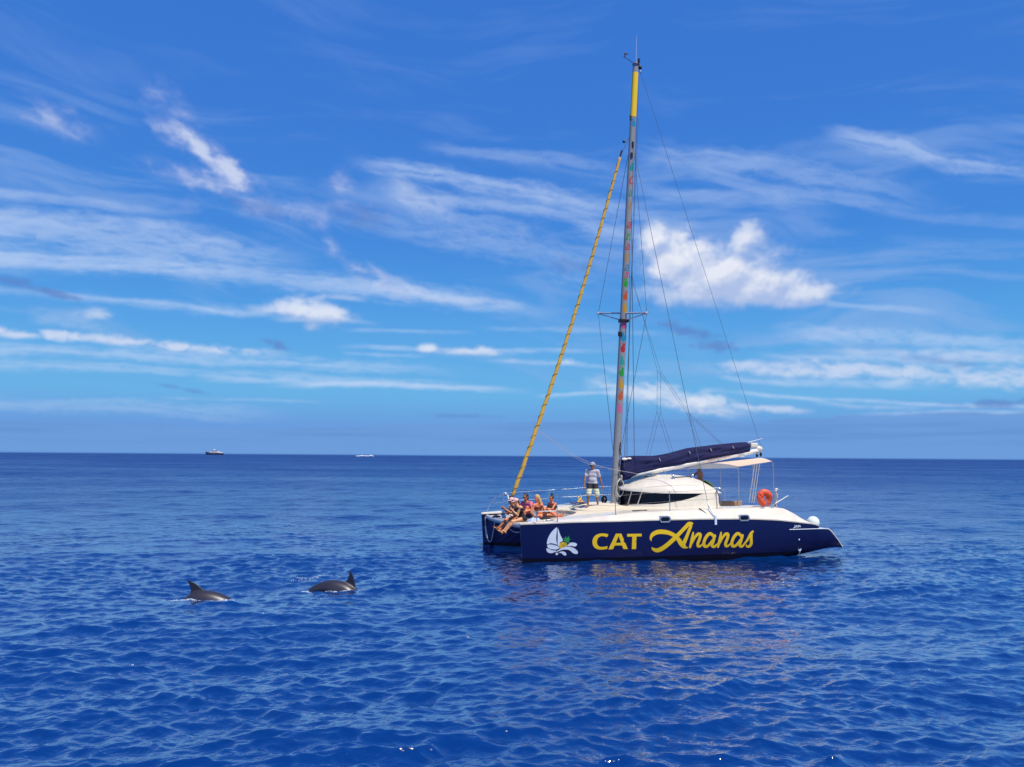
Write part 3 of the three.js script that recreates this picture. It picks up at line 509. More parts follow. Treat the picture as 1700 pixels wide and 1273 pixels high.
// ---------------------------------------------------------------- mast with its stickers
const mastAt = (y) => 4.47 + (y - 1.66) * (1.02 / 17.62);
const mastPaint = (() => {
  const W = 256, H = 2048, c = document.createElement('canvas'); c.width = W; c.height = H; const g = c.getContext('2d');
  g.fillStyle = '#b4b5b8'; g.fillRect(0, 0, W, H);
  const r = rng(8); for (let i = 0; i < 500; i++) { g.fillStyle = `rgba(${r() < 0.5 ? '90,92,98' : '220,220,222'},${0.03 + r() * 0.05})`; g.fillRect(r() * W, r() * H, 1 + r() * 3, 20 + r() * 160); }
  const ys = (y) => (19.1 - y) / 17.44 * H, px = H / 17.44, cx = W * 0.5;         // u = 0.5 looks to port; the map is stretched round the mast, so widths scale by W over the girth
  const sx = W / 0.98;
  const pine = (y, col, flip) => { g.save(); g.translate(cx, ys(y)); g.scale(sx * 0.30, px * 0.30); g.fillStyle = col; g.beginPath(); g.ellipse(0, 0.18, 0.36, 0.46, 0, 0, 7); g.fill(); for (const a of [-0.7, -0.35, 0, 0.35, 0.7]) { g.save(); g.translate(flip * 0.06, -0.2); g.rotate(a + flip * 0.2); g.beginPath(); g.moveTo(-0.11, 0); g.lineTo(0, -0.55); g.lineTo(0.11, 0); g.fill(); g.restore(); } g.restore(); };
  const P = [[16.81, '#2aa7d6'], [14.97, '#2bb7ae'], [10.28, '#33c43a'], [9.77, '#ee6a30'], [9.28, '#f0b31d'], [8.64, '#ef5f93'], [8.13, '#2ba3d8'], [7.71, '#e3303a'], [7.2, '#34c0b4'], [6.77, '#30bd43'], [6.3, '#f0b62a'], [5.85, '#ef6f35'], [5.36, '#f27fb0']];
  P.forEach(([y, col], i) => pine(y, col, i % 2 ? 1 : -1));
  g.textAlign = 'center'; g.textBaseline = 'middle';
  [['C', 14.42, '#e8486c'], ['a', 13.92, '#2ba8a4'], ['t', 13.38, '#e59a2e'], ['a', 12.62, '#e03c52'], ['n', 12.15, '#37b85a'], ['a', 11.75, '#e0505a'], ['n', 11.33, '#e2aa3c'], ['a', 10.9, '#3596c8'], ['s', 10.62, '#e8507a']].forEach(([ch, y, col]) => { g.save(); g.translate(cx, ys(y)); g.transform(1, 0, -0.15, 1, 0, 0); g.scale(sx / px, 1); g.fillStyle = col; g.strokeStyle = col; g.lineWidth = 2.2; g.font = 'italic 54px serif'; g.fillText(ch, 0, 0); g.strokeText(ch, 0, 0); g.restore(); });
  const t = new THREE.CanvasTexture(c); t.colorSpace = THREE.SRGBColorSpace; return t;
})();
const mastSkin = (y0, y1, grow, n) => { const rows = []; for (let i = 0; i <= n; i++) { const y = y0 + (y1 - y0) * i / n, f = 1 - 0.26 * (y - 1.66) / 17.6, row = []; for (let k = 0; k <= 28; k++) { const a = k / 28 * Math.PI * 2 - Math.PI / 2; row.push([mastAt(y) + Math.cos(a) * (0.162 * f + grow), y, Math.sin(a) * (0.12 * f + grow)]); } rows.push(row); }
  const g = loft(rows), uv = g.attributes.uv; for (let i = 0; i <= n; i++) for (let k = 0; k <= 28; k++) uv.setXY(i * 29 + k, 1 - k / 28, (y0 + (y1 - y0) * i / n - 1.66) / 17.44); return g; };
const mast = part('mast', mastSkin(1.66, 19.28, 0, 24), std(rgb(0.62, 0.62, 0.62), 0.4, { map: mastPaint, metalness: 0.1 }), boat, 'tall grey mast with coloured pineapple stickers and letters');
part('mast_band', mastSkin(17.06, 18.93, 0.006, 3), M.yellow, mast, 'bright yellow band below the masthead');
part('mast_collar', mastSkin(1.64, 1.78, 0.05, 1), M.alu, mast);
part('mast_cap', rod([5.49, 19.27, 0], [5.495, 19.33, 0], 0.14, 0.1, 14), M.wire, mast);
part('antenna', rod([5.5, 19.3, 0], [5.54, 20.5, 0], 0.008, 0.004, 6), M.sailcloth, mast);
part('wind_vane', join([rod([5.4, 19.32, 0], [5.0, 19.52, 0], 0.012, 0.012, 6), rod([4.98, 19.5, 0], [5.02, 19.62, 0], 0.02, 0.02, 6), box(5.06, 19.66, 0, 0.16, 0.07, 0.02, 0.005).rotateZ(0)]), M.black, mast);
part('masthead_light', join([rod([5.63, 19.3, 0], [5.63, 19.40, 0], 0.03), rod([5.63, 19.40, 0], [5.635, 19.54, 0], 0.05)]), M.black, mast);
part('halyard_block', ball(5.68, 19.18, 0, 0.08), M.black, mast); part('halyard_block', ball(5.70, 19.0, 0, 0.045), M.steel, mast);
part('radar_light', box(4.72, 8.25, 0.05, 0.13, 0.18, 0.14), M.black, mast);
const PT = [5.42, 8.95, 0.95], ST = [4.26, 9.2, -1.0];
for (const [t, lab] of [[PT], [ST]]) part('spreader', join([rod([mastAt(9.08), 9.08, 0], [t[0], t[1] + 0.02, t[2]], 0.035, 0.028), rod([mastAt(8.75), 8.78, 0], t, 0.022), rod([t[0] - 0.03, t[1] - 0.02, t[2]], [t[0] + 0.03, t[1] + 0.05, t[2]], 0.05)]), M.alu, mast);
part('spreader_bracket', box(mastAt(8.8), 8.78, 0.03, 0.34, 0.12, 0.3), M.black, mast);
for (const [t, k] of [[PT, 1], [ST, -1]]) part('diamond_wire', join([rod([mastAt(15.5) + k * 0.1, 15.5, k * 0.1], t, 0.009, 0.009, 5), rod(t, [mastAt(3.7) + k * 0.1, 3.7, k * 0.12], 0.009, 0.009, 5)]), M.wire, mast);
for (const [x, y, z] of [[-0.14, 17.0, 0.06], [0.0, 15.9, 0.11], [-0.03, 15.45, 0.11]]) part('mast_tang', box(mastAt(y) + x, y, z, 0.07, 0.22, 0.06), M.black, mast);
// clutter at the mast foot
part('rope_coil', join([0, 1, 2].map((i) => tube([[4.62 + i * 0.012, 2.68, 0.19], [4.50, 2.5, 0.2 + i * 0.01], [4.49, 2.2, 0.19], [4.6, 2.0, 0.19 + i * 0.01], [4.74, 2.15, 0.2], [4.78, 2.45, 0.19], [4.66, 2.68, 0.19]], 0.016, 36))), M.rope, mast);
part('mast_winch', ball(4.64, 2.5, 0.19, 0.09, 0.11, 0.08), M.black, mast);
for (const [y, l] of [[4.05, 0.5], [3.4, 0.3], [2.95, 0.25]]) part('halyard_bundle', tube([[mastAt(y) + 0.08, y, 0.13], [mastAt(y) + 0.05, y - l * 0.5, 0.15], [mastAt(y) + 0.09, y - l, 0.14]], 0.022), M.darkRope, mast);
// ---------------------------------------------------------------- boom, sail cover, awning
const boom = part('boom', join([rod([4.75, 2.72, 0], [10.95, 3.82, 0], 0.105, 0.095, 16)]), M.sailcloth, boat);
part('boom_end', join([ball(10.86, 3.86, 0.0, 0.17, 0.13, 0.12), box(10.62, 4.0, 0, 0.34, 0.2, 0.16, 0.05)]), M.white, boom);
part('batten', rod([10.35, 4.12, 0.02], [11.02, 4.28, 0.02], 0.018, 0.01, 6), M.sailcloth, boom);
part('reef_block', ball(10.74, 3.6, 0.05, 0.06, 0.075, 0.05), M.black, boom); part('reef_block', ball(10.95, 3.64, 0, 0.05, 0.085, 0.05), M.black, boom);
for (const b of [[9.0, 3.42, 0.06, 0.14, 0.1, 0.1], [6.55, 2.98, 0.06, 0.1, 0.07, 0.1], [10.0, 3.6, 0.05, 0.26, 0.16, 0.12]]) part('boom_fitting', box(...b), M.alu, boom);
{
  const top = smooth([[4.78, 3.46], [5.0, 3.52], [5.4, 3.55], [6.0, 3.55], [6.5, 3.61], [7.1, 3.74], [7.6, 3.86], [8.4, 3.96], [9.2, 4.05], [10.3, 4.13], [10.42, 4.05]]), axis = (x) => 2.72 + (x - 4.75) * 0.1774, bot = smooth([[4.78, 2.58], [5.1, 2.66], [5.6, 2.86], [6.2, 2.98], [7, 3.13], [10.1, 3.66], [10.42, 3.72]]);
  const xs = Array.from({ length: 72 }, (_, i) => 4.78 + i * 5.64 / 71), rows = xs.map((x) => {
    const t = top(x), b = bot(x), row = [], end = Math.min(1, 0.75 + (10.42 - x) * 3);
    for (let k = 0; k < 40; k++) { const a = k / 40 * Math.PI * 2, c = Math.cos(a), s = Math.sin(a), h = (1 - c) / 2, w = (0.065 + 0.115 * Math.pow(1 - h, 0.8)) * end, fold = 0.016 * noise2(x * 1.3 - h * 4.5, h * 6 + (s > 0 ? 0 : 9)) + 0.012 * noise2(x * 4.5 - h * 7, h * 3 + (s > 0 ? 3 : 20)) + 0.02 * noise2(x * 0.8 + 3, h * 2.2); row.push([x + 0.02 * noise2(x, h * 4), b + (t - b) * h + (k === 20 ? 0 : fold * 0.8), s * (w + fold * 2.6)]); }
    return row;
  });
  part('sail_cover', loft(rows, true, true), M.canvas, boat, 'wrinkled navy canvas cover along the boom');
  part('sail_tack', join([ball(4.86, 3.42, 0.1, 0.12, 0.05, 0.05), ball(5.06, 3.44, 0.09, 0.1, 0.035, 0.04)]), M.sailcloth, boat);
  for (const x of [6.3, 7.6, 8.55, 9.55]) part('cover_toggle', rod([x, top(x) - 0.12, 0.14], [x + 0.05, top(x) - 0.22, 0.17], 0.016), M.alu, boat);
}
{
  const A = [8.35, 3.07, -1.25], B = [8.43, 3.175, 2.3], C = [9.88, 3.37, 2.3], D = [10.9, 3.44, -0.5];
  const sheet = (u0, u1, v0, v1, up, m, name, lab) => { const n = 10, rows = []; for (let i = 0; i <= n; i++) { const u = u0 + (u1 - u0) * i / n, r = []; for (let j = 0; j <= n; j++) { const v = v0 + (v1 - v0) * j / n; r.push([0, 1, 2].map((k) => (A[k] * (1 - v) + B[k] * v) * (1 - u) + (D[k] * (1 - v) + C[k] * v) * u + (k === 1 ? up + (0.15 - 0.06 * u) * Math.sin(Math.PI * v) : 0))); } rows.push(r); } const top = loft(rows), under = loft(rows.map((r) => r.map(([x, y, z]) => [x, y - 0.018, z]).reverse())); part(name, join([top, under]), m, boat, lab); };
  sheet(0, 1, 0.36, 1, 0, M.sand, 'awning', 'sand coloured awning cloth over the cockpit'); sheet(0, 0.97, 0, 0.352, 0.012, M.sailcloth, 'awning_band', 'white cloth band of the awning');
  const bow = (a, b, h) => tube([0, 0.1, 0.25, 0.5, 0.75, 0.9, 1].map((v) => a.map((q, k) => q + (b[k] - q) * v + (k === 1 ? h * Math.sin(Math.PI * v) - 0.012 : 0))), 0.017, 24);
  part('awning_frame', bow(A, B, 0.15), M.steel, boat); part('awning_frame', bow(D, C, 0.09), M.steel, boat); for (const [a, b] of [[B, C], [D, A]]) part('awning_frame', rod(a, b, 0.016, 0.016, 6), M.steel, boat);
  const hem = [0, 1].map((j) => Array.from({ length: 17 }, (_, i) => { const v = i / 16; return A.map((q, k) => q + (B[k] - q) * v + (k === 1 ? 0.15 * Math.sin(Math.PI * v) - j * (0.15 * Math.sin(Math.PI * v) + 0.05) : 0)).map((q, k) => k === 0 ? q - 0.022 + j * 0.01 : q); })); part('awning_valance', join([loft(hem), loft(hem.map((r) => r.map(([x, y, z]) => [x + 0.008, y, z]).reverse()))]), M.sailcloth, boat);
  for (const [x, y, z, b] of [[8.43, 3.17, 2.3, 1.68], [9.92, 3.36, 2.3, 1.74], [8.35, 3.06, -1.25, 1.5], [9.7, 3.3, -1.0, 1.5], [10.9, 3.42, -0.5, 1.3], [7.5, 3.1, -1.6, 2.3]]) part('awning_post', tube([[x - 0.06, y - 0.02, z], [x - 0.01, y - 0.08, z], [x, y - 0.25, z], [x, b, z]], 0.018, 20), M.steel, boat);
  part('awning_arm', tube([[8.35, 3.05, -1.25], [8.0, 3.02, -1.45], [7.55, 2.98, -1.6], [7.45, 2.7, -1.6], [7.45, 2.3, -1.6]], 0.02, 20), M.steel, boat);
}
// ---------------------------------------------------------------- forestay with the furled sail, shrouds, running rigging
{
  const P0 = [0.42, 2.05, 0], P1 = [4.77, 15.31, 0], at = (t) => P0.map((v, k) => v + (P1[k] - v) * t - (k === 0 ? 0 : 0) + (k === 0 ? 0.18 * Math.sin(Math.PI * t) : 0));
  const rows = [], n = 120; for (let i = 0; i <= n; i++) { const t = i / n, c = at(t), r = (0.074 - 0.022 * t) * (t < 0.02 ? 0.8 : 1) * (1 + 0.07 * noise2(t * 60, 1)); rows.push(Array.from({ length: 14 }, (_, k) => { const a = k / 14 * Math.PI * 2, rr = r * (1 + 0.10 * Math.cos(a - t * 90)); return [c[0] + Math.cos(a) * rr, c[1] + Math.cos(a) * rr * -0.3, c[2] + Math.sin(a) * rr]; })); }
  const furl = part('furled_sail', loft(rows, true, true), M.sailYellow, boat, 'yellow sail rolled tightly round the forestay');
  const hel = []; for (let i = 0; i <= 640; i++) { const t = 0.01 + 0.97 * i / 640, c = at(t), r = 0.080 - 0.022 * t, a = -t * 215; hel.push(V(c[0] + Math.cos(a) * r, c[1] - Math.cos(a) * r * 0.3, c[2] + Math.sin(a) * r)); }
  part('sail_edge', new THREE.TubeGeometry(new THREE.CatmullRomCurve3(hel), 1600, 0.0085, 5), M.brown, furl);
  part('furling_drum', new THREE.LatheGeometry([[0, -0.1], [0.08, -0.1], [0.08, -0.07], [0.05, -0.06], [0.05, 0.05], [0.08, 0.06], [0.08, 0.09], [0, 0.1]].map(([a, b]) => new THREE.Vector2(a, b)), 16).translate(0.38, 1.95, 0), M.black, furl);
  part('forestay', rod([0.1, 1.15, 0], [0.36, 1.85, 0], 0.012), M.wire, boat); part('forestay', rod([4.77, 15.31, 0], [mastAt(16.3) - 0.1, 16.3, 0], 0.012), M.wire, boat);
  part('turnbuckle', rod([4.79, 15.4, 0], [4.86, 15.62, 0], 0.035), M.black, boat); part('halyard_swivel', ball(4.95, 16.0, 0, 0.06, 0.06, 0.05), M.black, boat);
  for (const e of [[6.13, 2.72, 0.3], [6.1, 2.75, -0.9]]) part('jib_sheet', tube([[1.29, 4.5, 0.05], [3.4, 3.28, e[2] * 0.4], e], 0.006, 16, 5), M.alu, boat);
}
part('shroud', rod([mastAt(15.9), 15.9, 0.1], [6.78, 1.5, 3.02], 0.009, 0.009, 6), M.wire, boat); part('shroud', rod([mastAt(15.9), 15.9, -0.1], [6.78, 1.5, -3.02], 0.012, 0.012, 6), M.wire, boat);
for (const s of [1, -1]) { part('chainplate', join([box(6.8, 1.33, s * 3.35, 0.09, 0.34, 0.05, 0.02), rod([6.77, 1.48, s * 3.3], [6.70, 1.95, s * 2.95], 0.025, 0.02)]), M.icon, boat); }
part('topping_lift', rod([5.66, 19.1, 0], [10.98, 3.92, 0], 0.007, 0.007, 5), M.wire, boat);
for (const [a, b] of [[[5.64, 19.0, 0], [4.86, 2.9, 0.02]], [[5.55, 17.0, 0.08], [4.83, 3.0, 0.1]], [[5.6, 18.2, -0.08], [4.98, 3.4, -0.05]], [[5.3, 14.5, -0.1], [5.02, 3.5, 0.0]]]) part('halyard', rod(a, b, 0.007, 0.007, 5), M.wire, boat);
for (const [z, X] of [[0.16, 0], [-0.16, 0.31]]) {            // lazy jacks, one set each side of the sail
  const p = (x, y, f = 1) => [x + X, y, z * f];
  part('lazy_jack', join([[p(5.21 - X * 0.9, 10.6, 0.6), p(6.25, 6.87)], [p(6.25, 6.87), p(6.22, 5.27)], [p(6.22, 5.27), p(5.72, 3.5)], [p(6.22, 5.27), p(6.8, 3.6)], [p(6.25, 6.87), p(7.52, 5.23)], [p(7.52, 5.23), p(9.1, 3.95)], [p(7.52, 5.23), p(8.04, 3.85)]].map(([a, b]) => rod(a, b, 0.006, 0.006, 5))), M.wire, boat);
}
for (const [a, b] of [[[10.72, 3.55, 0], [10.35, 1.7, 0]], [[10.8, 3.55, 0.03], [10.45, 1.7, 0.05]], [[10.95, 3.6, 0], [10.58, 1.7, 0]]]) part('mainsheet', rod(a, b, 0.014, 0.014, 5), M.rope, boat);
// ---------------------------------------------------------------- rails
const deckEdge = (x) => sheer(x) + bevelUp(x) - 0.005;
function stanchion(x, z, h, m = M.steel) { const y = deckEdge(x) - 0.02; part('stanchion', join([rod([x, y, z], [x - 0.02, y + h, z], 0.016, 0.013), rod([x, y, z], [x, y + 0.05, z], 0.03, 0.02)]), m, boat); return [x - 0.02, y + h, z]; }
const portTops = [[1.09, 2.92, 0.9], [3.2, 2.93, 0.68], [5.26, 2.93, 0.7], [7.12, 2.92, 0.72], [9.55, 2.86, 0.6]].map((a) => stanchion(...a)), farTops = [[0.9, -2.75, 0.72], [2.9, -2.95, 0.66], [5.26, -2.95, 0.66], [7.2, -2.92, 0.66], [9.5, -2.86, 0.66]].map((a) => stanchion(...a));
const sag = (pts, d = 0) => pts.map(([x, y, z]) => [x, y - d - 0.02, z]);
for (const tops of [portTops, farTops]) for (const d of [0, 0.33]) for (let i = 0; i < tops.length - 1; i++) { const r = tops === farTops ? 0.0065 : 0.005; part('lifeline', rod(...sag([tops[i], tops[i + 1]], d), r, r, 5), tops === farTops ? M.steel : M.wire, boat); }
part('bow_rail', tube([[0.41, 1.34, 2.78], [0.41, 1.6, 2.78], [0.46, 1.665, 2.8], [1.05, 1.685, 2.9], [1.09, 1.69, 2.92]], 0.015, 30), M.steel, boat);
part('pulpit', join([tube([[0.15, 1.28, -2.62], [0.35, 1.7, -2.6], [0.62, 1.95, -2.5], [0.9, 2.0, -2.3], [0.92, 2.01, -2.0]], 0.016, 30), rod([0.3, 1.66, -2.6], [0.9, 1.7, -2.2], 0.012), rod([0.9, 1.3, -2.2], [0.92, 2.01, -2.05], 0.014), tube([[0.9, 1.98, -2.75], [0.92, 2.02, -2.4], [0.92, 2.01, -2.0]], 0.014, 12)]), M.steel, boat);
part('bow_seat_post', rod([0.32, 1.28, 0.22], [0.3, 2.07, -0.22], 0.028, 0.026, 10), M.white, boat, 'white leaning post beside the furled sail');
part('bow_crossbar', join([rod([0.3, 2.07, -0.22], [0.55, 2.03, -1.2], 0.016), ball(0.3, 2.08, -0.5, 0.05, 0.07, 0.05)]), M.steel, boat);
part('push_pit', join([tube([[9.55, 1.72, 2.86], [9.6, 2.28, 2.84], [9.9, 2.33, 2.7], [10.05, 2.3, 2.3], [10.1, 2.0, 2.2], [10.1, 1.6, 2.2]], 0.015, 36), tube([[7.8, 2.27, -2.6], [9.6, 2.2, -2.7], [10.6, 2.15, -2.4], [10.7, 1.6, -2.3]], 0.013, 30), rod([9.58, 2.0, 2.85], [10.08, 1.98, 2.25], 0.012), tube([[8.7, 1.75, -2.4], [9.05, 2.2, -2.5], [9.6, 2.2, -2.6]], 0.012, 16)]), M.steel, boat);
part('navigation_dome', join([rod([10.03, 1.7, 2.3], [10.03, 2.3, 2.3], 0.014), ball(10.03, 2.33, 2.3, 0.065, 0.05, 0.065), rod([10.03, 2.02, 2.34], [10.03, 2.18, 2.36], 0.02)]), M.white, boat);
part('flagstaff', rod([9.78, 1.74, 2.35], [10.5, 2.1, 2.35], 0.02, 0.014), M.sailcloth, boat);
for (const [x, z] of [[0.78, 2.72], [0.9, 2.75], [8.95, 3.0], [9.35, 3.0], [10.75, 2.75]]) part('cleat', join([rod([x - 0.11, deckEdge(x) + 0.035, z], [x + 0.11, deckEdge(x) + 0.035, z], 0.014), rod([x - 0.03, deckEdge(x) - 0.02, z], [x - 0.03, deckEdge(x) + 0.03, z], 0.012), rod([x + 0.03, deckEdge(x) - 0.02, z], [x + 0.03, deckEdge(x) + 0.03, z], 0.012)]), M.steel, boat);
part('dock_line', tube([[4.0, 1.63, 2.55], [4.2, 1.64, 2.6], [4.35, 1.64, 2.52], [4.55, 1.65, 2.6]], 0.02), M.darkRope, boat);
part('bulkhead_line', tube([[7.78, 2.3, 1.82], [7.86, 2.0, 1.9], [7.85, 1.78, 1.92], [7.95, 1.74, 1.98]], 0.02), M.darkRope, boat);
part('hanging_rope', tube([[6.35, 1.72, 3.0], [6.5, 1.6, 3.1], [6.62, 1.42, 3.25], [6.66, 1.36, 3.32]], 0.02), M.darkRope, boat);
// portholes, drains and lettering belong to the port hull: points are given in boat axes and moved to the hull's own
const onHull = (g) => g.translate(0, 0, -ZC);
for (const x of [4.85, 7.96]) {
  const ring = (w, h) => { const s = new THREE.Shape(), r = h / 2, e = w / 2 - r; s.moveTo(-e, -r); s.lineTo(e, -r); s.absarc(e, 0, r, -Math.PI / 2, Math.PI / 2, false); s.lineTo(-e, r); s.absarc(-e, 0, r, Math.PI / 2, Math.PI * 1.5, false); return s; };
  const z = hullSide(x, 1.36) - 0.02, outer = ring(0.42, 0.22); outer.holes.push(ring(0.34, 0.15));
  part('porthole_frame', onHull(new THREE.ExtrudeGeometry(outer, { depth: 0.14, bevelSize: 0.008, bevelThickness: 0.01, bevelSegments: 2, curveSegments: 10 }).translate(x, 1.385, z - 0.1)), M.steel, hulls[1]);
  part('porthole_glass', onHull(new THREE.ExtrudeGeometry(ring(0.36, 0.165), { depth: 0.14, bevelEnabled: false, curveSegments: 10 }).translate(x, 1.385, z - 0.098)), M.glass, hulls[1]);
}
part('drain', onHull(ball(10.3, 0.56, hullSide(10.3, 0.56), 0.03, 0.03, 0.02)), M.icon, hulls[1]);
part('exhaust', onHull(join([new THREE.TorusGeometry(0.05, 0.02, 8, 16).translate(10.42, 0.2, hullSide(10.42, 0.2)), ball(10.45, 0.12, hullSide(10.45, 0.12) + 0.02, 0.035, 0.05, 0.03), rod([10.46, 0.1, hullSide(10.45, 0.1) + 0.02], [10.5, -0.05, hullSide(10.45, 0) + 0.06], 0.012)])), M.icon, hulls[1]);
// shapes laid on the curved hull side: an outline is triangulated, cut fine and pushed onto the surface
function onSide(points2, idx, lift) { const pos = []; for (const [x, y] of points2) pos.push(x, y, hullSide(x, y) + lift - ZC); const g = new THREE.BufferGeometry(); g.setAttribute('position', new THREE.Float32BufferAttribute(pos, 3)); g.setAttribute('uv', new THREE.Float32BufferAttribute(points2.flat(), 2)); g.setIndex(idx); g.computeVertexNormals(); return g; }
function patch(pts, lift, tension = 0.5, n = 6) {
  const c = tension === null ? pts.map((p) => V(p[0], p[1], 0)) : new THREE.CatmullRomCurve3(pts.map((p) => V(p[0], p[1], 0)), true, 'catmullrom', tension).getPoints(pts.length * n).slice(0, -1);
  const f = new THREE.ShapeGeometry(new THREE.Shape(c.map((p) => new THREE.Vector2(p.x, p.y)))), a = f.attributes.position; return onSide(Array.from({ length: a.count }, (_, i) => [a.getX(i), a.getY(i)]), [...f.index.array], lift);
}
function stroke(pts, lift) {
  const c = new THREE.CatmullRomCurve3(pts.map(([x, y, w]) => V(x, y, w)), false, 'catmullrom', 0.5), P = c.getPoints(pts.length * 8), P2 = [], idx = [];
  P.forEach((p, i) => { const a = P[Math.max(0, i - 1)], b = P[Math.min(P.length - 1, i + 1)], dx = b.x - a.x, dy = b.y - a.y, l = Math.hypot(dx, dy) || 1, h = p.z / 2; P2.push([p.x - dy / l * h, p.y + dx / l * h], [p.x, p.y], [p.x + dy / l * h, p.y - dx / l * h]); if (i) for (const k of [0, 1]) { const q = i * 3 + k; idx.push(q - 3, q + 1 - 3, q, q, q + 1 - 3, q + 1); } });
  for (const [i, s] of [[0, -1], [P.length - 1, 1]]) { const p = P[i], a = P[Math.max(0, i - 1)], b = P[Math.min(P.length - 1, i + 1)], t = Math.atan2((b.y - a.y) * s, (b.x - a.x) * s), k0 = P2.length, m = i * 3 + 1; for (let k = 0; k <= 8; k++) { const q = t - Math.PI / 2 + k / 8 * Math.PI; P2.push([p.x + Math.cos(q) * p.z / 2, p.y + Math.sin(q) * p.z / 2]); if (k) idx.push(m, k0 + k - 1, k0 + k); } }
  const g = onSide(P2, idx, lift), n = g.attributes.normal; const ix = g.index.array; for (let i = 0; i < ix.length; i += 3) { const [a, b, c2] = [P2[ix[i]], P2[ix[i + 1]], P2[ix[i + 2]]]; if ((b[0] - a[0]) * (c2[1] - a[1]) - (b[1] - a[1]) * (c2[0] - a[0]) < 0) { const t = ix[i]; ix[i] = ix[i + 1]; ix[i + 1] = t; } } g.computeVertexNormals(); return g;
}
const SCRIPT = {
  capital: [[[4.35, 0.66, 0.021], [4.32, 0.75, 0.093], [4.39, 0.88, 0.16], [4.58, 0.96, 0.176], [4.81, 0.96, 0.176], [5.01, 0.92, 0.165], [5.19, 0.84, 0.16], [5.35, 0.71, 0.17], [5.47, 0.55, 0.186], [5.59, 0.43, 0.129], [5.74, 0.4, 0.031]], [[5.91, 1.23, 0.057], [5.77, 1.22, 0.155], [5.64, 1.11, 0.16], [5.45, 0.94, 0.16], [5.27, 0.78, 0.181], [5.09, 0.63, 0.186], [4.88, 0.47, 0.186], [4.7, 0.37, 0.191], [4.55, 0.34, 0.16], [4.42, 0.39, 0.103], [4.38, 0.44, 0.036]], [[5.87, 1.24, 0.09], [5.825, 1.11, 0.13], [5.735, 0.91, 0.135], [5.65, 0.71, 0.16], [5.57, 0.52, 0.181], [5.67, 0.4, 0.062]]],
  n: [[[5.93, 0.91, 0.077], [5.9, 0.74, 0.129], [5.86, 0.56, 0.124], [5.83, 0.42, 0.103]], [[5.89, 0.54, 0.067], [6, 0.75, 0.103], [6.12, 0.86, 0.119], [6.21, 0.83, 0.129], [6.18, 0.69, 0.129], [6.12, 0.53, 0.129], [6.15, 0.44, 0.114], [6.24, 0.45, 0.088], [6.32, 0.53, 0.046]]],
  a: [[[6.76, 0.69, 0.077], [6.68, 0.82, 0.119], [6.56, 0.86, 0.129], [6.43, 0.74, 0.139], [6.36, 0.57, 0.139], [6.39, 0.44, 0.124], [6.52, 0.44, 0.114], [6.65, 0.59, 0.088], [6.74, 0.71, 0.062]], [[6.78, 0.79, 0.114], [6.72, 0.59, 0.129], [6.68, 0.46, 0.129], [6.78, 0.41, 0.114], [6.89, 0.5, 0.067]]],
  s: [[[7.91, 0.41, 0.052], [8.08, 0.59, 0.103], [8.22, 0.82, 0.114], [8.31, 0.9, 0.093]], [[8.25, 0.82, 0.119], [8.25, 0.65, 0.129], [8.26, 0.48, 0.139], [8.19, 0.38, 0.119], [8.08, 0.39, 0.077], [8.06, 0.46, 0.026]]],
};
const EMBLEM = [
  ['sail', 'icon', [[1.06, 1.15], [0.91, 1.02], [0.79, 0.82], [0.75, 0.6], [0.87, 0.63], [1.02, 0.6], [1.07, 0.59], [1.04, 0.79], [1.06, 1.05]]],
  ['sail', 'icon', [[1.09, 1.12], [1.17, 0.91], [1.26, 0.72], [1.17, 0.66], [1.13, 0.54], [1.09, 0.58], [1.09, 0.85]]],
  ['leaf', 'green', [[1.24, 0.74], [1.31, 0.72], [1.26, 0.82], [1.33, 0.77], [1.33, 0.86], [1.39, 0.8], [1.46, 0.88], [1.46, 0.79], [1.52, 0.75], [1.45, 0.73], [1.48, 0.65], [1.41, 0.64], [1.36, 0.67]]],
  ['fruit', 'yellow', [[1.15, 0.5], [1.14, 0.57], [1.18, 0.64], [1.27, 0.67], [1.36, 0.64], [1.41, 0.58], [1.4, 0.53], [1.28, 0.5], [1.17, 0.46]]],
  ['wave', 'icon', [[0.76, 0.56], [0.84, 0.59], [1, 0.57], [1.14, 0.5], [1.13, 0.46], [1.04, 0.42], [0.87, 0.44], [0.78, 0.49]]],
  ['wave', 'icon', [[0.73, 0.44], [0.8, 0.45], [0.91, 0.4], [1.06, 0.38], [1.01, 0.34], [0.89, 0.3], [0.78, 0.33]]],
  ['wave', 'icon', [[1.04, 0.34], [1.24, 0.48], [1.44, 0.52], [1.61, 0.48], [1.73, 0.39], [1.77, 0.32], [1.73, 0.27], [1.61, 0.3], [1.5, 0.39], [1.39, 0.42], [1.24, 0.41], [1.11, 0.36]]],
  ['wave', 'icon', [[1.42, 0.56], [1.5, 0.64], [1.61, 0.65], [1.71, 0.62], [1.72, 0.56], [1.66, 0.52], [1.55, 0.54], [1.46, 0.54]]],
  ['wave', 'icon', [[1.13, 0.32], [1.24, 0.36], [1.35, 0.33], [1.39, 0.25], [1.35, 0.22], [1.28, 0.25], [1.22, 0.3]]],
  ['droplet', 'icon', [[1.07, 0.32], [1.12, 0.28], [1.07, 0.23], [1.03, 0.28]]],
];
let lift = 0.004;
const letter = (list, dx, dy) => part('letter', join(list.map((s, i) => stroke(s.map(([x, y, w]) => [x + dx, y + dy, w * (list === SCRIPT.capital ? 0.84 : 0.86)]), 0.004 + i * 0.0012))), M.yellow, hulls[1]);
letter(SCRIPT.capital, 0, 0); letter(SCRIPT.n, 0, 0); letter(SCRIPT.a, 0, 0); letter(SCRIPT.n, 1.095, -0.02); letter(SCRIPT.a, 1.11, -0.02); letter(SCRIPT.s, 0, 0);
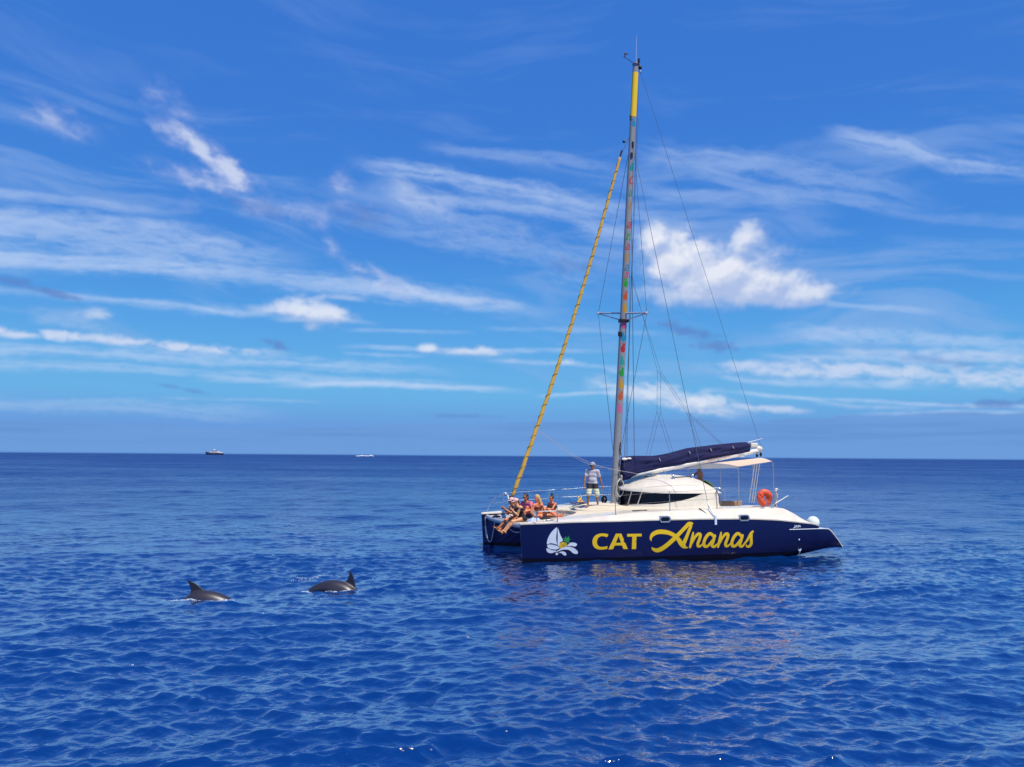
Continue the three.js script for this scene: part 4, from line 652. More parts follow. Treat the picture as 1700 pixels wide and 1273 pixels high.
{
  const font = await new FontLoader().loadAsync('fonts/droid/droid_sans_bold.typeface.json');
  for (const [ch, x0, x1, y0, y1] of [['C', 2.25, 2.80, 0.405, 0.945], ['A', 2.81, 3.50, 0.41, 0.93], ['T', 3.46, 3.985, 0.40, 0.915]]) {
    const list = font.generateShapes(ch, 1).map((s) => new THREE.ShapeGeometry(s, 8)), g = mergeGeometries(list); g.computeBoundingBox(); const b = g.boundingBox, a = g.attributes.position, P2 = [];
    for (let i = 0; i < a.count; i++) P2.push([x0 + (a.getX(i) - b.min.x) / (b.max.x - b.min.x) * (x1 - x0), y0 + (a.getY(i) - b.min.y) / (b.max.y - b.min.y) * (y1 - y0)]);
    part('letter', onSide(P2, [...g.index.array], 0.005), M.yellow, hulls[1]);
  }
}
EMBLEM.forEach(([name, m, pts], i) => part(name === 'fruit' ? 'pineapple_fruit' : name === 'leaf' ? 'pineapple_leaves' : 'emblem_' + name, patch(pts, 0.005 + (name === 'fruit' ? 0.0012 : 0.0004 * i), name === 'leaf' ? null : 0.5), M[m], hulls[1]));
for (const [a, b] of [[[1.19, 0.52], [1.36, 0.62]], [[1.26, 0.51], [1.39, 0.58]], [[1.2, 0.62], [1.33, 0.51]], [[1.28, 0.65], [1.39, 0.55]]]) part('pineapple_line', stroke([[...a, 0.012], [(a[0] + b[0]) / 2, (a[1] + b[1]) / 2, 0.012], [...b, 0.012]], 0.0085), M.teak, hulls[1]);
part('maker_mark', join([[[10.02, 0.98], [10.1, 1.03], [10.08, 1.08]], [[10.1, 1.0], [10.16, 1.08], [10.18, 1.0]], [[10.18, 1.01], [10.24, 1.08], [10.26, 1.01], [10.3, 1.08], [10.34, 1.02]]].map((s, i) => stroke(s.map(([x, y]) => [x, y, 0.022]), 0.005 + i * 0.001))), M.icon, hulls[1]);

// ---------------------------------------------------------------- living things: one distance field per body, meshed in one piece
function surfaceNet(f, lo, hi, cell) {
  const n = [0, 1, 2].map((k) => Math.ceil((hi[k] - lo[k]) / cell) + 2), [nx, ny, nz] = n, F = new Float32Array(nx * ny * nz).fill(1e3), at = (i, j, k) => (k * ny + j) * nx + i, B = 5;
  const X = (i) => lo[0] + i * cell, Y = (j) => lo[1] + j * cell, Z = (k) => lo[2] + k * cell;
  for (let k0 = 0; k0 < nz; k0 += B) for (let j0 = 0; j0 < ny; j0 += B) for (let i0 = 0; i0 < nx; i0 += B) {
    const c = f(X(i0 + B / 2), Y(j0 + B / 2), Z(k0 + B / 2)), far = Math.abs(c) > B * cell * 1.05;
    for (let k = k0; k < Math.min(nz, k0 + B); k++) for (let j = j0; j < Math.min(ny, j0 + B); j++) for (let i = i0; i < Math.min(nx, i0 + B); i++) F[at(i, j, k)] = far ? c : f(X(i), Y(j), Z(k));
  }
  const id = new Int32Array(nx * ny * nz).fill(-1), pos = [], idx = [];
  for (let k = 0; k < nz - 1; k++) for (let j = 0; j < ny - 1; j++) for (let i = 0; i < nx - 1; i++) {
    let c = 0, x = 0, y = 0, z = 0; const v = (a, b, d) => F[at(i + a, j + b, k + d)];
    const edge = (a, b, d, a2, b2, d2) => { const p = v(a, b, d), q = v(a2, b2, d2); if ((p < 0) !== (q < 0)) { const t = p / (p - q); x += a + (a2 - a) * t; y += b + (b2 - b) * t; z += d + (d2 - d) * t; c++; } };
    for (const [a, b] of [[0, 0], [1, 0], [0, 1], [1, 1]]) { edge(0, a, b, 1, a, b); edge(a, 0, b, a, 1, b); edge(a, b, 0, a, b, 1); }
    if (c) { id[at(i, j, k)] = pos.length / 3; pos.push(lo[0] + (i + x / c) * cell, lo[1] + (j + y / c) * cell, lo[2] + (k + z / c) * cell); }
  }
  const quad = (a, b, c, d, flip) => { if (a < 0 || b < 0 || c < 0 || d < 0) return; if (flip) idx.push(a, c, b, a, d, c); else idx.push(a, b, c, a, c, d); };
  for (let k = 1; k < nz - 1; k++) for (let j = 1; j < ny - 1; j++) for (let i = 1; i < nx - 1; i++) {
    const s = F[at(i, j, k)] < 0;
    if (s !== (F[at(i + 1, j, k)] < 0)) quad(id[at(i, j - 1, k - 1)], id[at(i, j, k - 1)], id[at(i, j, k)], id[at(i, j - 1, k)], !s);
    if (s !== (F[at(i, j + 1, k)] < 0)) quad(id[at(i - 1, j, k - 1)], id[at(i - 1, j, k)], id[at(i, j, k)], id[at(i, j, k - 1)], !s);
    if (s !== (F[at(i, j, k + 1)] < 0)) quad(id[at(i - 1, j - 1, k)], id[at(i, j - 1, k)], id[at(i, j, k)], id[at(i - 1, j, k)], !s);
  }
  const g = new THREE.BufferGeometry(); g.setAttribute('position', new THREE.Float32BufferAttribute(pos, 3)); g.setIndex(idx); g.computeVertexNormals();
  g.setAttribute('uv', new THREE.Float32BufferAttribute(new Float32Array(pos.length / 3 * 2), 2)); return g;
}
const capsule = (a, b, r0, r1 = r0) => { const [ax, ay, az] = a, dx = b[0] - ax, dy = b[1] - ay, dz = b[2] - az, L = dx * dx + dy * dy + dz * dz || 1e-9; return (x, y, z) => { const px = x - ax, py = y - ay, pz = z - az, t = Math.min(1, Math.max(0, (px * dx + py * dy + pz * dz) / L)), ex = px - dx * t, ey = py - dy * t, ez = pz - dz * t; return Math.sqrt(ex * ex + ey * ey + ez * ez) - (r0 + (r1 - r0) * t); }; };
const ellipsoid = (c, r) => { const m = Math.min(...r); return (x, y, z) => { const a = (x - c[0]) / r[0], b = (y - c[1]) / r[1], d = (z - c[2]) / r[2], k = Math.sqrt(a * a + b * b + d * d); return (k - 1) * m * Math.max(1, k > 1 ? 1 : 1); }; };
const blend = (list, k) => (x, y, z) => { let d = 1e3; for (const f of list) { const e = f(x, y, z), h = Math.max(0, k - Math.abs(d - e)) / k; d = Math.min(d, e) - h * h * k * 0.25; } return d; };
const bounds = (pts, pad) => [[0, 1, 2].map((k) => Math.min(...pts.map((p) => p[k])) - pad), [0, 1, 2].map((k) => Math.max(...pts.map((p) => p[k])) + pad)];
const add = (a, b, s = 1) => [a[0] + b[0] * s, a[1] + b[1] * s, a[2] + b[2] * s], sub = (a, b) => [a[0] - b[0], a[1] - b[1], a[2] - b[2]], dot = (a, b) => a[0] * b[0] + a[1] * b[1] + a[2] * b[2], cross = (a, b) => [a[1] * b[2] - a[2] * b[1], a[2] * b[0] - a[0] * b[2], a[0] * b[1] - a[1] * b[0]], unit = (a) => { const l = Math.hypot(...a) || 1; return [a[0] / l, a[1] / l, a[2] / l]; };
const frame = (o, up, fwd) => { const y = unit(up), x = unit(cross(y, fwd)), z = cross(x, y); return new THREE.Matrix4().makeBasis(V(...x), V(...y), V(...z)).setPosition(...o); };
// templates, in metres: a head looking along +z, a relaxed left hand reaching along +y, a bare foot pointing along +z
const headTemplate = surfaceNet(blend([ellipsoid([0, 0.025, -0.012], [0.076, 0.098, 0.096]), ellipsoid([0, -0.04, 0.018], [0.060, 0.078, 0.068]), ellipsoid([0, -0.094, 0.052], [0.03, 0.024, 0.028]), capsule([-0.036, 0.018, 0.074], [0.036, 0.018, 0.074], 0.013), capsule([0, 0.012, 0.088], [0, -0.03, 0.104], 0.009, 0.014), capsule([-0.012, -0.034, 0.094], [0.012, -0.034, 0.094], 0.009), capsule([-0.021, -0.064, 0.076], [0.021, -0.064, 0.076], 0.010), ellipsoid([-0.079, -0.008, -0.006], [0.011, 0.031, 0.019]), ellipsoid([0.079, -0.008, -0.006], [0.011, 0.031, 0.019]), capsule([0, -0.06, -0.03], [0, -0.19, -0.045], 0.052, 0.055)], 0.014), [-0.11, -0.26, -0.13], [0.11, 0.14, 0.14], 0.006);
const handTemplate = (() => {
  const list = [capsule([-0.022, 0.0, 0], [-0.03, 0.085, 0], 0.017, 0.013), capsule([0.02, 0.0, 0], [0.028, 0.088, 0], 0.018, 0.013), capsule([0, 0, 0], [0, 0.09, 0], 0.02, 0.014), capsule([0, -0.03, 0], [0, 0.02, 0], 0.025, 0.021)];
  [[-0.033, 0.055, 0.35], [-0.011, 0.072, 0.28], [0.011, 0.078, 0.24], [0.031, 0.07, 0.2]].forEach(([x, L, c], i) => { let p = [x, 0.088, 0], a = c; for (const f of [0.42, 0.32, 0.26]) { const q = [p[0] + (x * 0.12) * f, p[1] + Math.cos(a) * L * f, p[2] + Math.sin(a) * L * f]; list.push(capsule(p, q, 0.0088, 0.0078)); p = q; a += c * 1.2; } });
  list.push(capsule([0.024, 0.02, 0.004], [0.048, 0.055, 0.014], 0.013, 0.011), capsule([0.048, 0.055, 0.014], [0.056, 0.09, 0.024], 0.010, 0.008));
  return surfaceNet(blend(list, 0.006), [-0.06, -0.06, -0.04], [0.085, 0.19, 0.11], 0.0042);
})();
const footTemplate = surfaceNet(blend([capsule([0, 0.03, 0], [0, -0.03, -0.015], 0.034, 0.034), ellipsoid([0, -0.045, -0.03], [0.031, 0.031, 0.036]), capsule([0, -0.03, 0.01], [0.004, -0.05, 0.12], 0.034, 0.026), capsule([-0.022, -0.056, 0.13], [0.03, -0.056, 0.125], 0.02), ...[0, 1, 2, 3, 4].map((i) => capsule([-0.03 + i * 0.0145, -0.06, 0.13], [-0.033 + i * 0.0155, -0.063, 0.175 - i * 0.008], i ? 0.010 : 0.014, i ? 0.008 : 0.012))], 0.018), [-0.07, -0.1, -0.09], [0.07, 0.08, 0.21], 0.006);
function limb(a, target, l1, l2, hint) {                     // joint between a root and a target, bent towards a hint
  let d = sub(target, a), D = Math.hypot(...d); const u = unit(d); D = Math.min(D, (l1 + l2) * 0.995); const t = add(a, u, D), x = (l1 * l1 - l2 * l2 + D * D) / (2 * D), h = Math.sqrt(Math.max(0, l1 * l1 - x * x)); let n = add(hint, u, -dot(hint, u)); n = unit(n); return [add(add(a, u, x), n, h), t];
}
const SKIN = { fair: std(rgb(0.70, 0.34, 0.17), 0.5), tan: std(rgb(0.54, 0.20, 0.085), 0.48), red: std(rgb(0.62, 0.20, 0.09), 0.48), brown: std(rgb(0.30, 0.13, 0.07), 0.5) };
const C = { dark: std(rgb(0.012, 0.010, 0.010), 0.6), blackCloth: std(rgb(0.012, 0.012, 0.016), 0.8), white: std(rgb(0.46, 0.46, 0.53), 0.85, { bumpMap: cloth, bumpScale: 0.004 }), pink: std(rgb(0.68, 0.16, 0.30), 0.85), pinkCap: std(rgb(0.74, 0.46, 0.45), 0.85), navyTop: std(rgb(0.03, 0.03, 0.10), 0.85), greyCap: std(rgb(0.30, 0.36, 0.42), 0.85), blonde: std(rgb(0.52, 0.34, 0.14), 0.6), brownHair: std(rgb(0.05, 0.025, 0.014), 0.6), darkHair: std(rgb(0.012, 0.009, 0.008), 0.5), rust: std(rgb(0.24, 0.05, 0.035), 0.8), lens: std(rgb(0.01, 0.01, 0.012), 0.15), greyHair: std(rgb(0.35, 0.33, 0.31), 0.7) };
// joints are given in boat axes; the figure's group stands at `base`
function person(o) {
  const s = (o.height ?? 1.66) / 1.7, B = o.base, rel = (p) => sub(p, B), P = rel(o.pelvis), t = unit(o.spine), f0 = unit(o.facing), Lx = unit(cross(t, f0)), f = cross(Lx, t), wS = (o.female ? 0.165 : 0.19) * s, wH = (o.female ? 0.092 : 0.088) * s;
  const bend = o.curl ?? 0.03, chest = add(add(P, t, 0.30 * s), f, bend * 0.6 - 0.02), N = add(add(P, t, 0.485 * s), f, bend), look = unit(o.look ?? o.facing), headUp = unit(add(o.headUp ?? t, [0, 1, 0], 0.6)), H = add(add(N, headUp, 0.165 * s), f, 0.03 * s);
  const sh = [1, -1].map((k) => add(add(N, Lx, k * wS), t, -0.045 * s)), hip = [1, -1].map((k) => add(P, Lx, k * wH));
  const arms = [0, 1].map((i) => limb(sh[i], rel(o.hands[i]), 0.285 * s, 0.255 * s, o.elbows?.[i] ?? add([0, -1, 0], f, -0.5))), legs = [0, 1].map((i) => limb(hip[i], rel(o.feet[i]), 0.42 * s, 0.41 * s, o.knees?.[i] ?? add([0, 1, 0], f, 0.6)));
  const g = o.female ? 1 : 0, q = (x) => x * s, list = [], pts = [P, N, H];
  const torso = [capsule(hip[0], hip[1], q(0.098 + 0.008 * g)), capsule(add(add(P, t, q(0.13)), Lx, q(0.035)), add(add(P, t, q(0.13)), Lx, q(-0.035)), q(o.belly ?? 0.098)), capsule(add(chest, Lx, q(0.065)), add(chest, Lx, q(-0.065)), q(0.105 - 0.008 * g)), capsule(add(add(P, t, q(0.41)), Lx, q(0.095)), add(add(P, t, q(0.41)), Lx, q(-0.095)), q(0.075)), capsule(sh[0], sh[1], q(0.054))];
  if (g) for (const k of [1, -1]) torso.push(ellipsoid(add(add(add(P, t, q(0.325)), f, q(0.085) + bend), Lx, k * q(0.075)), [q(0.055), q(0.055), q(0.055)]));
  for (const k of [1, -1]) torso.push(ellipsoid(add(add(P, f, q(-0.05)), Lx, k * q(0.065)), [q(0.085), q(0.085), q(0.085)]));
  const upperArm = [], lower = [], thighs = [];
  for (let i = 0; i < 2; i++) { upperArm.push(capsule(sh[i], arms[i][0], q(0.052 - 0.007 * g), q(0.037 - 0.004 * g))); lower.push(capsule(arms[i][0], add(arms[i][0], sub(arms[i][1], arms[i][0]), 0.35), q(0.038 - 0.004 * g), q(0.037 - 0.005 * g)), capsule(add(arms[i][0], sub(arms[i][1], arms[i][0]), 0.35), arms[i][1], q(0.037 - 0.005 * g), q(0.024))); thighs.push(capsule(hip[i], legs[i][0], q(0.092), q(0.056))); const m = add(legs[i][0], sub(legs[i][1], legs[i][0]), 0.32), back = add(m, unit(sub(legs[i][0], add(hip[i], sub(legs[i][1], hip[i]), 0.5))), q(-0.018)); lower.push(capsule(legs[i][0], back, q(0.054), q(0.054)), capsule(back, legs[i][1], q(0.053), q(0.033))); pts.push(sh[i], ...arms[i], hip[i], ...legs[i]); }
  const neck = capsule(N, add(H, headUp, q(-0.09)), q(0.054), q(0.05));
  const [lo, hi] = bounds(pts, 0.16), geos = [surfaceNet(blend([...torso, ...upperArm, ...lower, ...thighs, neck], 0.035 * s), lo, hi, 0.0135)];
  const hm = frame(H, headUp, look), head = headTemplate.clone().scale(s, s, s).applyMatrix4(hm); geos.push(head);
  const soles = o.soles ?? legs.map((l) => { const shin = unit(sub(l[1], l[0])); return { up: o.standing ? [0, 1, 0] : unit(sub([0, 0, 0], shin)), fwd: o.standing ? f0 : unit(add(f0, shin, 0.2)) }; });
  for (let i = 0; i < 2; i++) {
    const d = unit(sub(arms[i][1], arms[i][0])), pn = unit(o.palms?.[i] ?? add(Lx, [0, 0, 0]).map((v) => v * (i ? 1 : -1))), m = frame(add(arms[i][1], d, 0.03), d, pn), h = handTemplate.clone(); if (i) { h.scale(-1, 1, 1); const ix = h.index.array; for (let k = 0; k < ix.length; k += 3) [ix[k], ix[k + 1]] = [ix[k + 1], ix[k]]; } geos.push(h.scale(s, s, s).applyMatrix4(m));
    const ft = footTemplate.clone(); if (!i) { ft.scale(-1, 1, 1); const ix = ft.index.array; for (let k = 0; k < ix.length; k += 3) [ix[k], ix[k + 1]] = [ix[k + 1], ix[k]]; } geos.push(ft.scale(s, s, s).applyMatrix4(frame(legs[i][1], soles[i].up, soles[i].fwd)));
  }
  for (const x of geos) { x.computeVertexNormals(); }
  const W = boatPoint(...B), root = thing('person', o.label, 'person', [W.x, W.y, W.z], BOAT.turn, o.group);
  part('body', mergeGeometries(geos), o.skin, root);
  // garments follow the same body, a little larger, and end at planes
  const wear = (name, mat, prims, grow, cuts, tint) => { const fb = blend(prims, 0.04 * s), geo = surfaceNet((x, y, z) => { let d = fb(x, y, z) - grow; for (const [p, n] of cuts) { const e = (x - p[0]) * n[0] + (y - p[1]) * n[1] + (z - p[2]) * n[2]; if (e > d) d = e; } return d; }, lo, hi, 0.0125); if (!geo.index.count) return; geo.deleteAttribute('uv'); const a = geo.attributes.position, uv = []; for (let i = 0; i < a.count; i++) uv.push(a.getX(i) + a.getZ(i), a.getY(i)); geo.setAttribute('uv', new THREE.Float32BufferAttribute(uv, 2)); if (tint) { const col = []; for (let i = 0; i < a.count; i++) col.push(...tint(a.getX(i), a.getY(i), a.getZ(i))); geo.setAttribute('color', new THREE.Float32BufferAttribute(col, 3)); } return part(name, geo, mat, root); };
  const neg = (v) => v.map((x) => -x), ctx = { s, P, N, H, t, f, Lx, sh, hip, arms, legs, torso, upperArm, thighs, neck, wear, neg, hm, root, q };
  o.dress(ctx);
  // head furniture in head axes
  const onHead = (name, geo, mat) => part(name, geo.scale(s, s, s).applyMatrix4(hm), mat, root);
  const net = (list, k, lo2, hi2, c = 0.008) => surfaceNet(blend(list, k), lo2, hi2, c);
  if (o.hair) onHead('hair', surfaceNet((() => { const fb = blend([ellipsoid([0, 0.032, -0.02], [0.086, 0.102, 0.098]), ...o.hair.locks.map(([a, b, r0, r1]) => capsule(a, b, r0, r1))], 0.02); return (x, y, z) => { let d = fb(x, y, z); const e = z - 0.045 - (y - 0.03) * 0.35, e2 = o.hair.short ? -(y + 0.035) : -1; const inCap = y > -0.05 ? Math.max(d, Math.min(e, z > 0.02 ? 0.05 - y * 0.6 : -1)) : d; return Math.max(y > 0.0 || z > 0.02 ? Math.max(d, z - 0.055 - Math.max(0, y - 0.05) * 0.9) : d, e2); }; })(), [-0.16, -0.5, -0.22], [0.16, 0.26, 0.13], 0.0075), o.hair.mat);
  if (o.cap) { onHead('cap', mergeGeometries([surfaceNet((x, y, z) => Math.max(ellipsoid([0, 0.035, -0.012], [0.092, 0.098, 0.108])(x, y, z), 0.03 - y), [-0.12, 0, -0.14], [0.12, 0.16, 0.13], 0.007), surfaceNet((x, y, z) => Math.max(ellipsoid([0, 0.038, 0.08], [0.085, 0.02, 0.105])(x, y + Math.abs(x) * 0.15, z), 0.05 - z, Math.abs(y - 0.036 + Math.abs(x) * 0.15) - 0.007), [-0.12, -0.02, 0.03], [0.12, 0.09, 0.21], 0.005)]), o.cap); }
  if (o.glasses) onHead('sunglasses', mergeGeometries([flat(box(-0.034, 0.004, 0.098, 0.052, 0.034, 0.014, 0.006)), flat(box(0.034, 0.004, 0.098, 0.052, 0.034, 0.014, 0.006)), flat(rod([-0.02, 0.012, 0.104], [0.02, 0.012, 0.104], 0.004)), flat(rod([0.06, 0.01, 0.095], [0.082, 0.006, 0.0], 0.004)), flat(rod([-0.06, 0.01, 0.095], [-0.082, 0.006, 0.0], 0.004))]), C.lens);
  else for (const k of [1, -1]) onHead('eye', ball(k * 0.032, 0.0, 0.078, 0.013, 0.008, 0.008, 8), C.dark);
  return root;
}
const swimsuit = (mat) => ({ s, P, N, t, f, Lx, torso, wear, neg, q }) => wear('swimsuit', mat, torso, 0.009, [[add(P, t, q(0.40)), add(t, f, -0.25)], [add(P, t, q(-0.05)), neg(add(t, f, -0.2))]]);
const bikini = (mat) => ({ P, t, f, torso, thighs, wear, neg, q }) => { wear('bikini_top', mat, torso, 0.009, [[add(P, t, q(0.37)), t], [add(P, t, q(0.27)), neg(t)]]); wear('bikini_bottom', mat, torso, 0.010, [[add(P, t, q(0.05)), t]]); };

// the man standing ahead of the mast
const stripes = (x, y, z, c) => c;
person({ label: 'man in cap, white t-shirt and striped shorts standing on the foredeck', base: [3.42, 1.63, 0.3], pelvis: [3.44, 2.51, 0.3], spine: [0.01, 1, 0.03], facing: [-0.42, 0, 0.91], look: [-0.85, -0.22, 0.5], height: 1.73, skin: SKIN.brown, belly: 0.118, standing: true,
  hands: [[3.79, 2.40, 0.42], [3.05, 2.39, 0.42]], elbows: [[0.6, 0, -0.6], [-0.6, 0, -0.6]], feet: [[3.65, 1.715, 0.34], [3.23, 1.715, 0.38]], knees: [[-0.2, 0, 1], [-0.5, 0, 1]], soles: [{ up: [0, 1, 0], fwd: [-0.1, 0, 1] }, { up: [0, 1, 0], fwd: [-0.75, 0, 0.65] }],
  cap: C.greyCap, glasses: true, hair: { mat: C.greyHair, short: true, locks: [] },
  dress: ({ P, N, t, f, Lx, sh, arms, legs, hip, torso, upperArm, thighs, wear, neg, q }) => {
    const cut = []; wear('shirt', C.white, [...torso, ...upperArm.map((_, i) => capsule(sh[i], add(sh[i], sub(arms[i][0], sh[i]), 0.62), q(0.05), q(0.047)))], 0.014, [[add(N, t, q(0.035)), add(t, f, 0.3)], [add(P, t, q(-0.06)), neg(t)]]);
    const tone = (x, y, z) => { const h = (add(P, t, 0)[1] - y); if (h < 0.19) return [0.02, 0.018, 0.03]; const k = (h * 11) % 1; return k < 0.22 ? [0.42, 0.50, 0.12] : k < 0.32 ? [0.25, 0.28, 0.2] : [0.62, 0.62, 0.54]; };
    wear('shorts', std(rgb(1, 1, 1), 0.85, { vertexColors: true }), [capsule(hip[0], hip[1], q(0.108)), ...[0, 1].map((i) => capsule(hip[i], legs[i][0], q(0.1), q(0.086)))], 0.016, [[add(P, t, q(0.0)), t], [add(P, [0, 1, 0], q(-0.50)), [0, -1, 0]]], tone);
  } });
// the group at the bows
const GROUP = null;
const w1 = { label: 'woman in black swimsuit and pink cap on the bow beam bent over a phone', base: [0.4, 1.2, 1.3], pelvis: [0.38, 1.31, 1.3], spine: [-0.26, 1, 0.02], curl: 0.07, facing: [-1, 0, 0.18], look: [-0.9, -0.45, 0.2], headUp: [-0.35, 1, 0], height: 1.7, female: true, skin: SKIN.fair,
  hands: [[0.0, 1.62, 1.36], [0.01, 1.63, 1.24]], elbows: [[0.3, -1, 0.3], [0.3, -1, -0.3]], palms: [[0, 0.5, -1], [0, 0.5, 1]], feet: [[-0.26, 0.91, 1.42], [-0.31, 0.87, 1.2]], knees: [[-1, 0.8, 0.1], [-1, 0.8, -0.1]], cap: C.pinkCap, hair: { mat: C.brownHair, locks: [[[0, -0.02, -0.08], [0, -0.14, -0.1], 0.05, 0.03]] }, dress: swimsuit(C.blackCloth) };
person(w1);
const w2 = { label: 'woman in dark top, pink cap and sunglasses on the bow beam', base: [0.4, 1.2, 0.78], pelvis: [0.38, 1.31, 0.80], spine: [-0.28, 1, 0.0], curl: 0.06, facing: [-1, 0, 0.25], look: [-0.95, -0.25, 0.35], headUp: [-0.25, 1, 0], height: 1.7, female: true, skin: SKIN.tan,
  hands: [[-0.12, 1.62, 0.90], [-0.11, 1.61, 0.76]], elbows: [[0.3, -1, 0.3], [0.3, -1, -0.3]], palms: [[0, 0.5, -1], [0, 0.5, 1]], feet: [[-0.40, 0.90, 0.95], [-0.34, 0.94, 0.72]], knees: [[-1, 0.8, 0.1], [-1, 0.8, -0.1]], cap: C.pinkCap, glasses: true, hair: { mat: C.brownHair, locks: [[[0, -0.02, -0.08], [0, -0.12, -0.1], 0.05, 0.03]] }, dress: ({ P, N, t, f, torso, wear, neg, q }) => wear('top', C.navyTop, torso, 0.011, [[add(P, t, q(0.43)), add(t, f, -0.2)], [add(P, t, q(-0.06)), neg(t)]]) };
person(w2);
person({ label: 'dark haired person in pink top and sunglasses sitting with one knee raised', base: [0.9, 1.22, 0.2], pelvis: [0.96, 1.37, 0.2], spine: [-0.12, 1, 0.06], facing: [-0.85, 0, 0.55], look: [-0.8, 0.02, 0.62], height: 1.72, skin: SKIN.red,
  hands: [[0.74, 1.52, 0.62], [0.55, 1.55, 0.05]], elbows: [[0.5, -1, 0.6], [0.2, -1, -0.6]], feet: [[0.62, 1.32, 0.66], [0.42, 1.32, 0.2]], knees: [[0, 1, 0.2], [0, 1, -0.2]], glasses: true, hair: { mat: C.darkHair, locks: [[[0.0, 0.06, -0.05], [0, 0.0, -0.09], 0.07, 0.06], [[0.05, 0, -0.05], [0.07, -0.1, -0.04], 0.03, 0.02], [[-0.05, 0, -0.05], [-0.07, -0.1, -0.04], 0.03, 0.02]] },
  dress: ({ P, N, t, f, sh, arms, torso, upperArm, thighs, hip, legs, wear, neg, q }) => { wear('shirt', C.pink, [...torso, ...upperArm.map((_, i) => capsule(sh[i], add(sh[i], sub(arms[i][0], sh[i]), 0.45), q(0.062), q(0.056)))], 0.014, [[add(N, t, q(-0.02)), add(t, f, 0.3)], [add(P, t, q(0.0)), neg(t)]]); wear('shorts', C.navyTop, [capsule(hip[0], hip[1], q(0.1)), ...[0, 1].map((i) => capsule(hip[i], add(hip[i], sub(legs[i][0], hip[i]), 0.55), q(0.098), q(0.085)))], 0.014, [[add(P, t, q(0.06)), t]]); } });
person({ label: 'blonde long haired woman sunbathing on the bow with legs stretched aft', base: [1.0, 1.3, 1.55], pelvis: [0.96, 1.42, 1.55], spine: [-0.30, 1, -0.02], facing: [0.35, 0, 0.85], look: [-0.9, -0.1, 0.45], height: 1.68, female: true, skin: SKIN.red,
  hands: [[1.12, 1.40, 1.82], [0.74, 1.38, 1.62]], elbows: [[0.5, 0.0, 0.3], [-0.6, 0.2, 0.3]], palms: [[0, -1, 0], [0, -1, 0]], feet: [[1.42, 1.42, 2.02], [1.86, 1.45, 1.72]], knees: [[-0.3, 1, 0.4], [0, 0.6, 0.2]], soles: [{ up: [-0.3, 0.9, 0], fwd: [0.9, 0.3, 0.2] }, { up: [-0.9, 0.2, 0], fwd: [0.25, 1, 0.1] }],
  hair: { mat: C.blonde, locks: [[[0, 0.03, -0.07], [0.01, -0.1, -0.12], 0.07, 0.055], [[0.01, -0.1, -0.12], [0.02, -0.3, -0.12], 0.055, 0.05], [[0.02, -0.3, -0.12], [0.02, -0.42, -0.1], 0.05, 0.025], [[0.05, 0.02, -0.04], [0.075, -0.16, -0.05], 0.035, 0.025]] }, dress: bikini(C.rust) });
person({ label: 'woman with dark hair bun on the trampoline, arms resting on raised knees', base: [1.7, 1.3, 0.6], pelvis: [1.80, 1.38, 0.58], spine: [-0.04, 1, 0.02], curl: 0.05, facing: [-0.9, 0, 0.42], look: [-0.75, -0.05, 0.6], height: 1.56, female: true, skin: SKIN.red,
  hands: [[1.42, 1.62, 0.84], [1.40, 1.62, 0.72]], elbows: [[0.3, -0.6, 0.6], [0.3, -0.6, -0.8]], feet: [[1.24, 1.37, 0.90], [1.22, 1.37, 0.68]], knees: [[0, 1, 0.1], [0, 1, -0.1]], glasses: true,
  hair: { mat: C.darkHair, locks: [[[0, 0.12, -0.045], [0, 0.17, -0.05], 0.052, 0.05]] }, dress: bikini(C.blackCloth) });
// the skipper under the awning
person({ label: 'shirtless tanned helmsman standing behind the cabin, head hidden by the awning', base: [8.58, 1.58, -0.7], pelvis: [8.58, 2.46, -0.7], spine: [0, 1, 0], facing: [-0.9, 0, -0.3], height: 1.76, skin: SKIN.brown, belly: 0.112, standing: true,
  hands: [[8.15, 2.62, -0.52], [8.1, 2.6, -1.05]], feet: [[8.6, 1.665, -0.58], [8.55, 1.665, -0.84]], hair: { mat: C.darkHair, short: true, locks: [] }, dress: ({ P, t, hip, legs, wear, q }) => wear('shorts', C.navyTop, [capsule(hip[0], hip[1], q(0.1)), ...[0, 1].map((i) => capsule(hip[i], legs[i][0], q(0.095), q(0.085)))], 0.016, [[add(P, t, q(0.06)), t], [add(P, [0, 1, 0], q(-0.34)), [0, -1, 0]]]) });

// ---------------------------------------------------------------- loose things on and beside the catamaran
function onBoat(name, label, category, p, group) { const w = boatPoint(...p); return thing(name, label, category, [w.x, w.y, w.z], BOAT.turn, group); }
{
  const o = onBoat('lifebuoy', 'orange horseshoe lifebuoy hung on the stern rail of the catamaran', 'lifebuoy', [9.27, 1.72, 2.66]);
  const arc = []; for (let i = 0; i <= 26; i++) { const a = (-50 + 292 * i / 26) * DEG; arc.push([Math.cos(a) * 0.185, 0.31 + Math.sin(a) * 0.20, 0.03 * Math.sin(a * 2)]); }
  const g = new THREE.TubeGeometry(curve(arc), 60, 0.13, 14).scale(1, 1, 0.85);
  part('float', join([g, ball(...arc[0], 0.129, 0.129, 0.11), ball(...arc[26], 0.129, 0.129, 0.11)]), M.orange, o);
  for (const a of [35, 145]) part('strap', new THREE.TorusGeometry(0.128, 0.010, 6, 18).scale(1, 0.86, 1.6).rotateY(Math.PI / 2).rotateZ(a * DEG + Math.PI / 2).translate(Math.cos(a * DEG) * 0.185, 0.31 + Math.sin(a * DEG) * 0.2, 0), M.orange, o);
  part('holder', join([rod([0.0, 0.0, 0.1], [0.02, 0.3, 0.11], 0.016), rod([0.02, 0.2, 0.11], [-0.06, 0.32, 0.12], 0.012)]), M.steel, o);
}
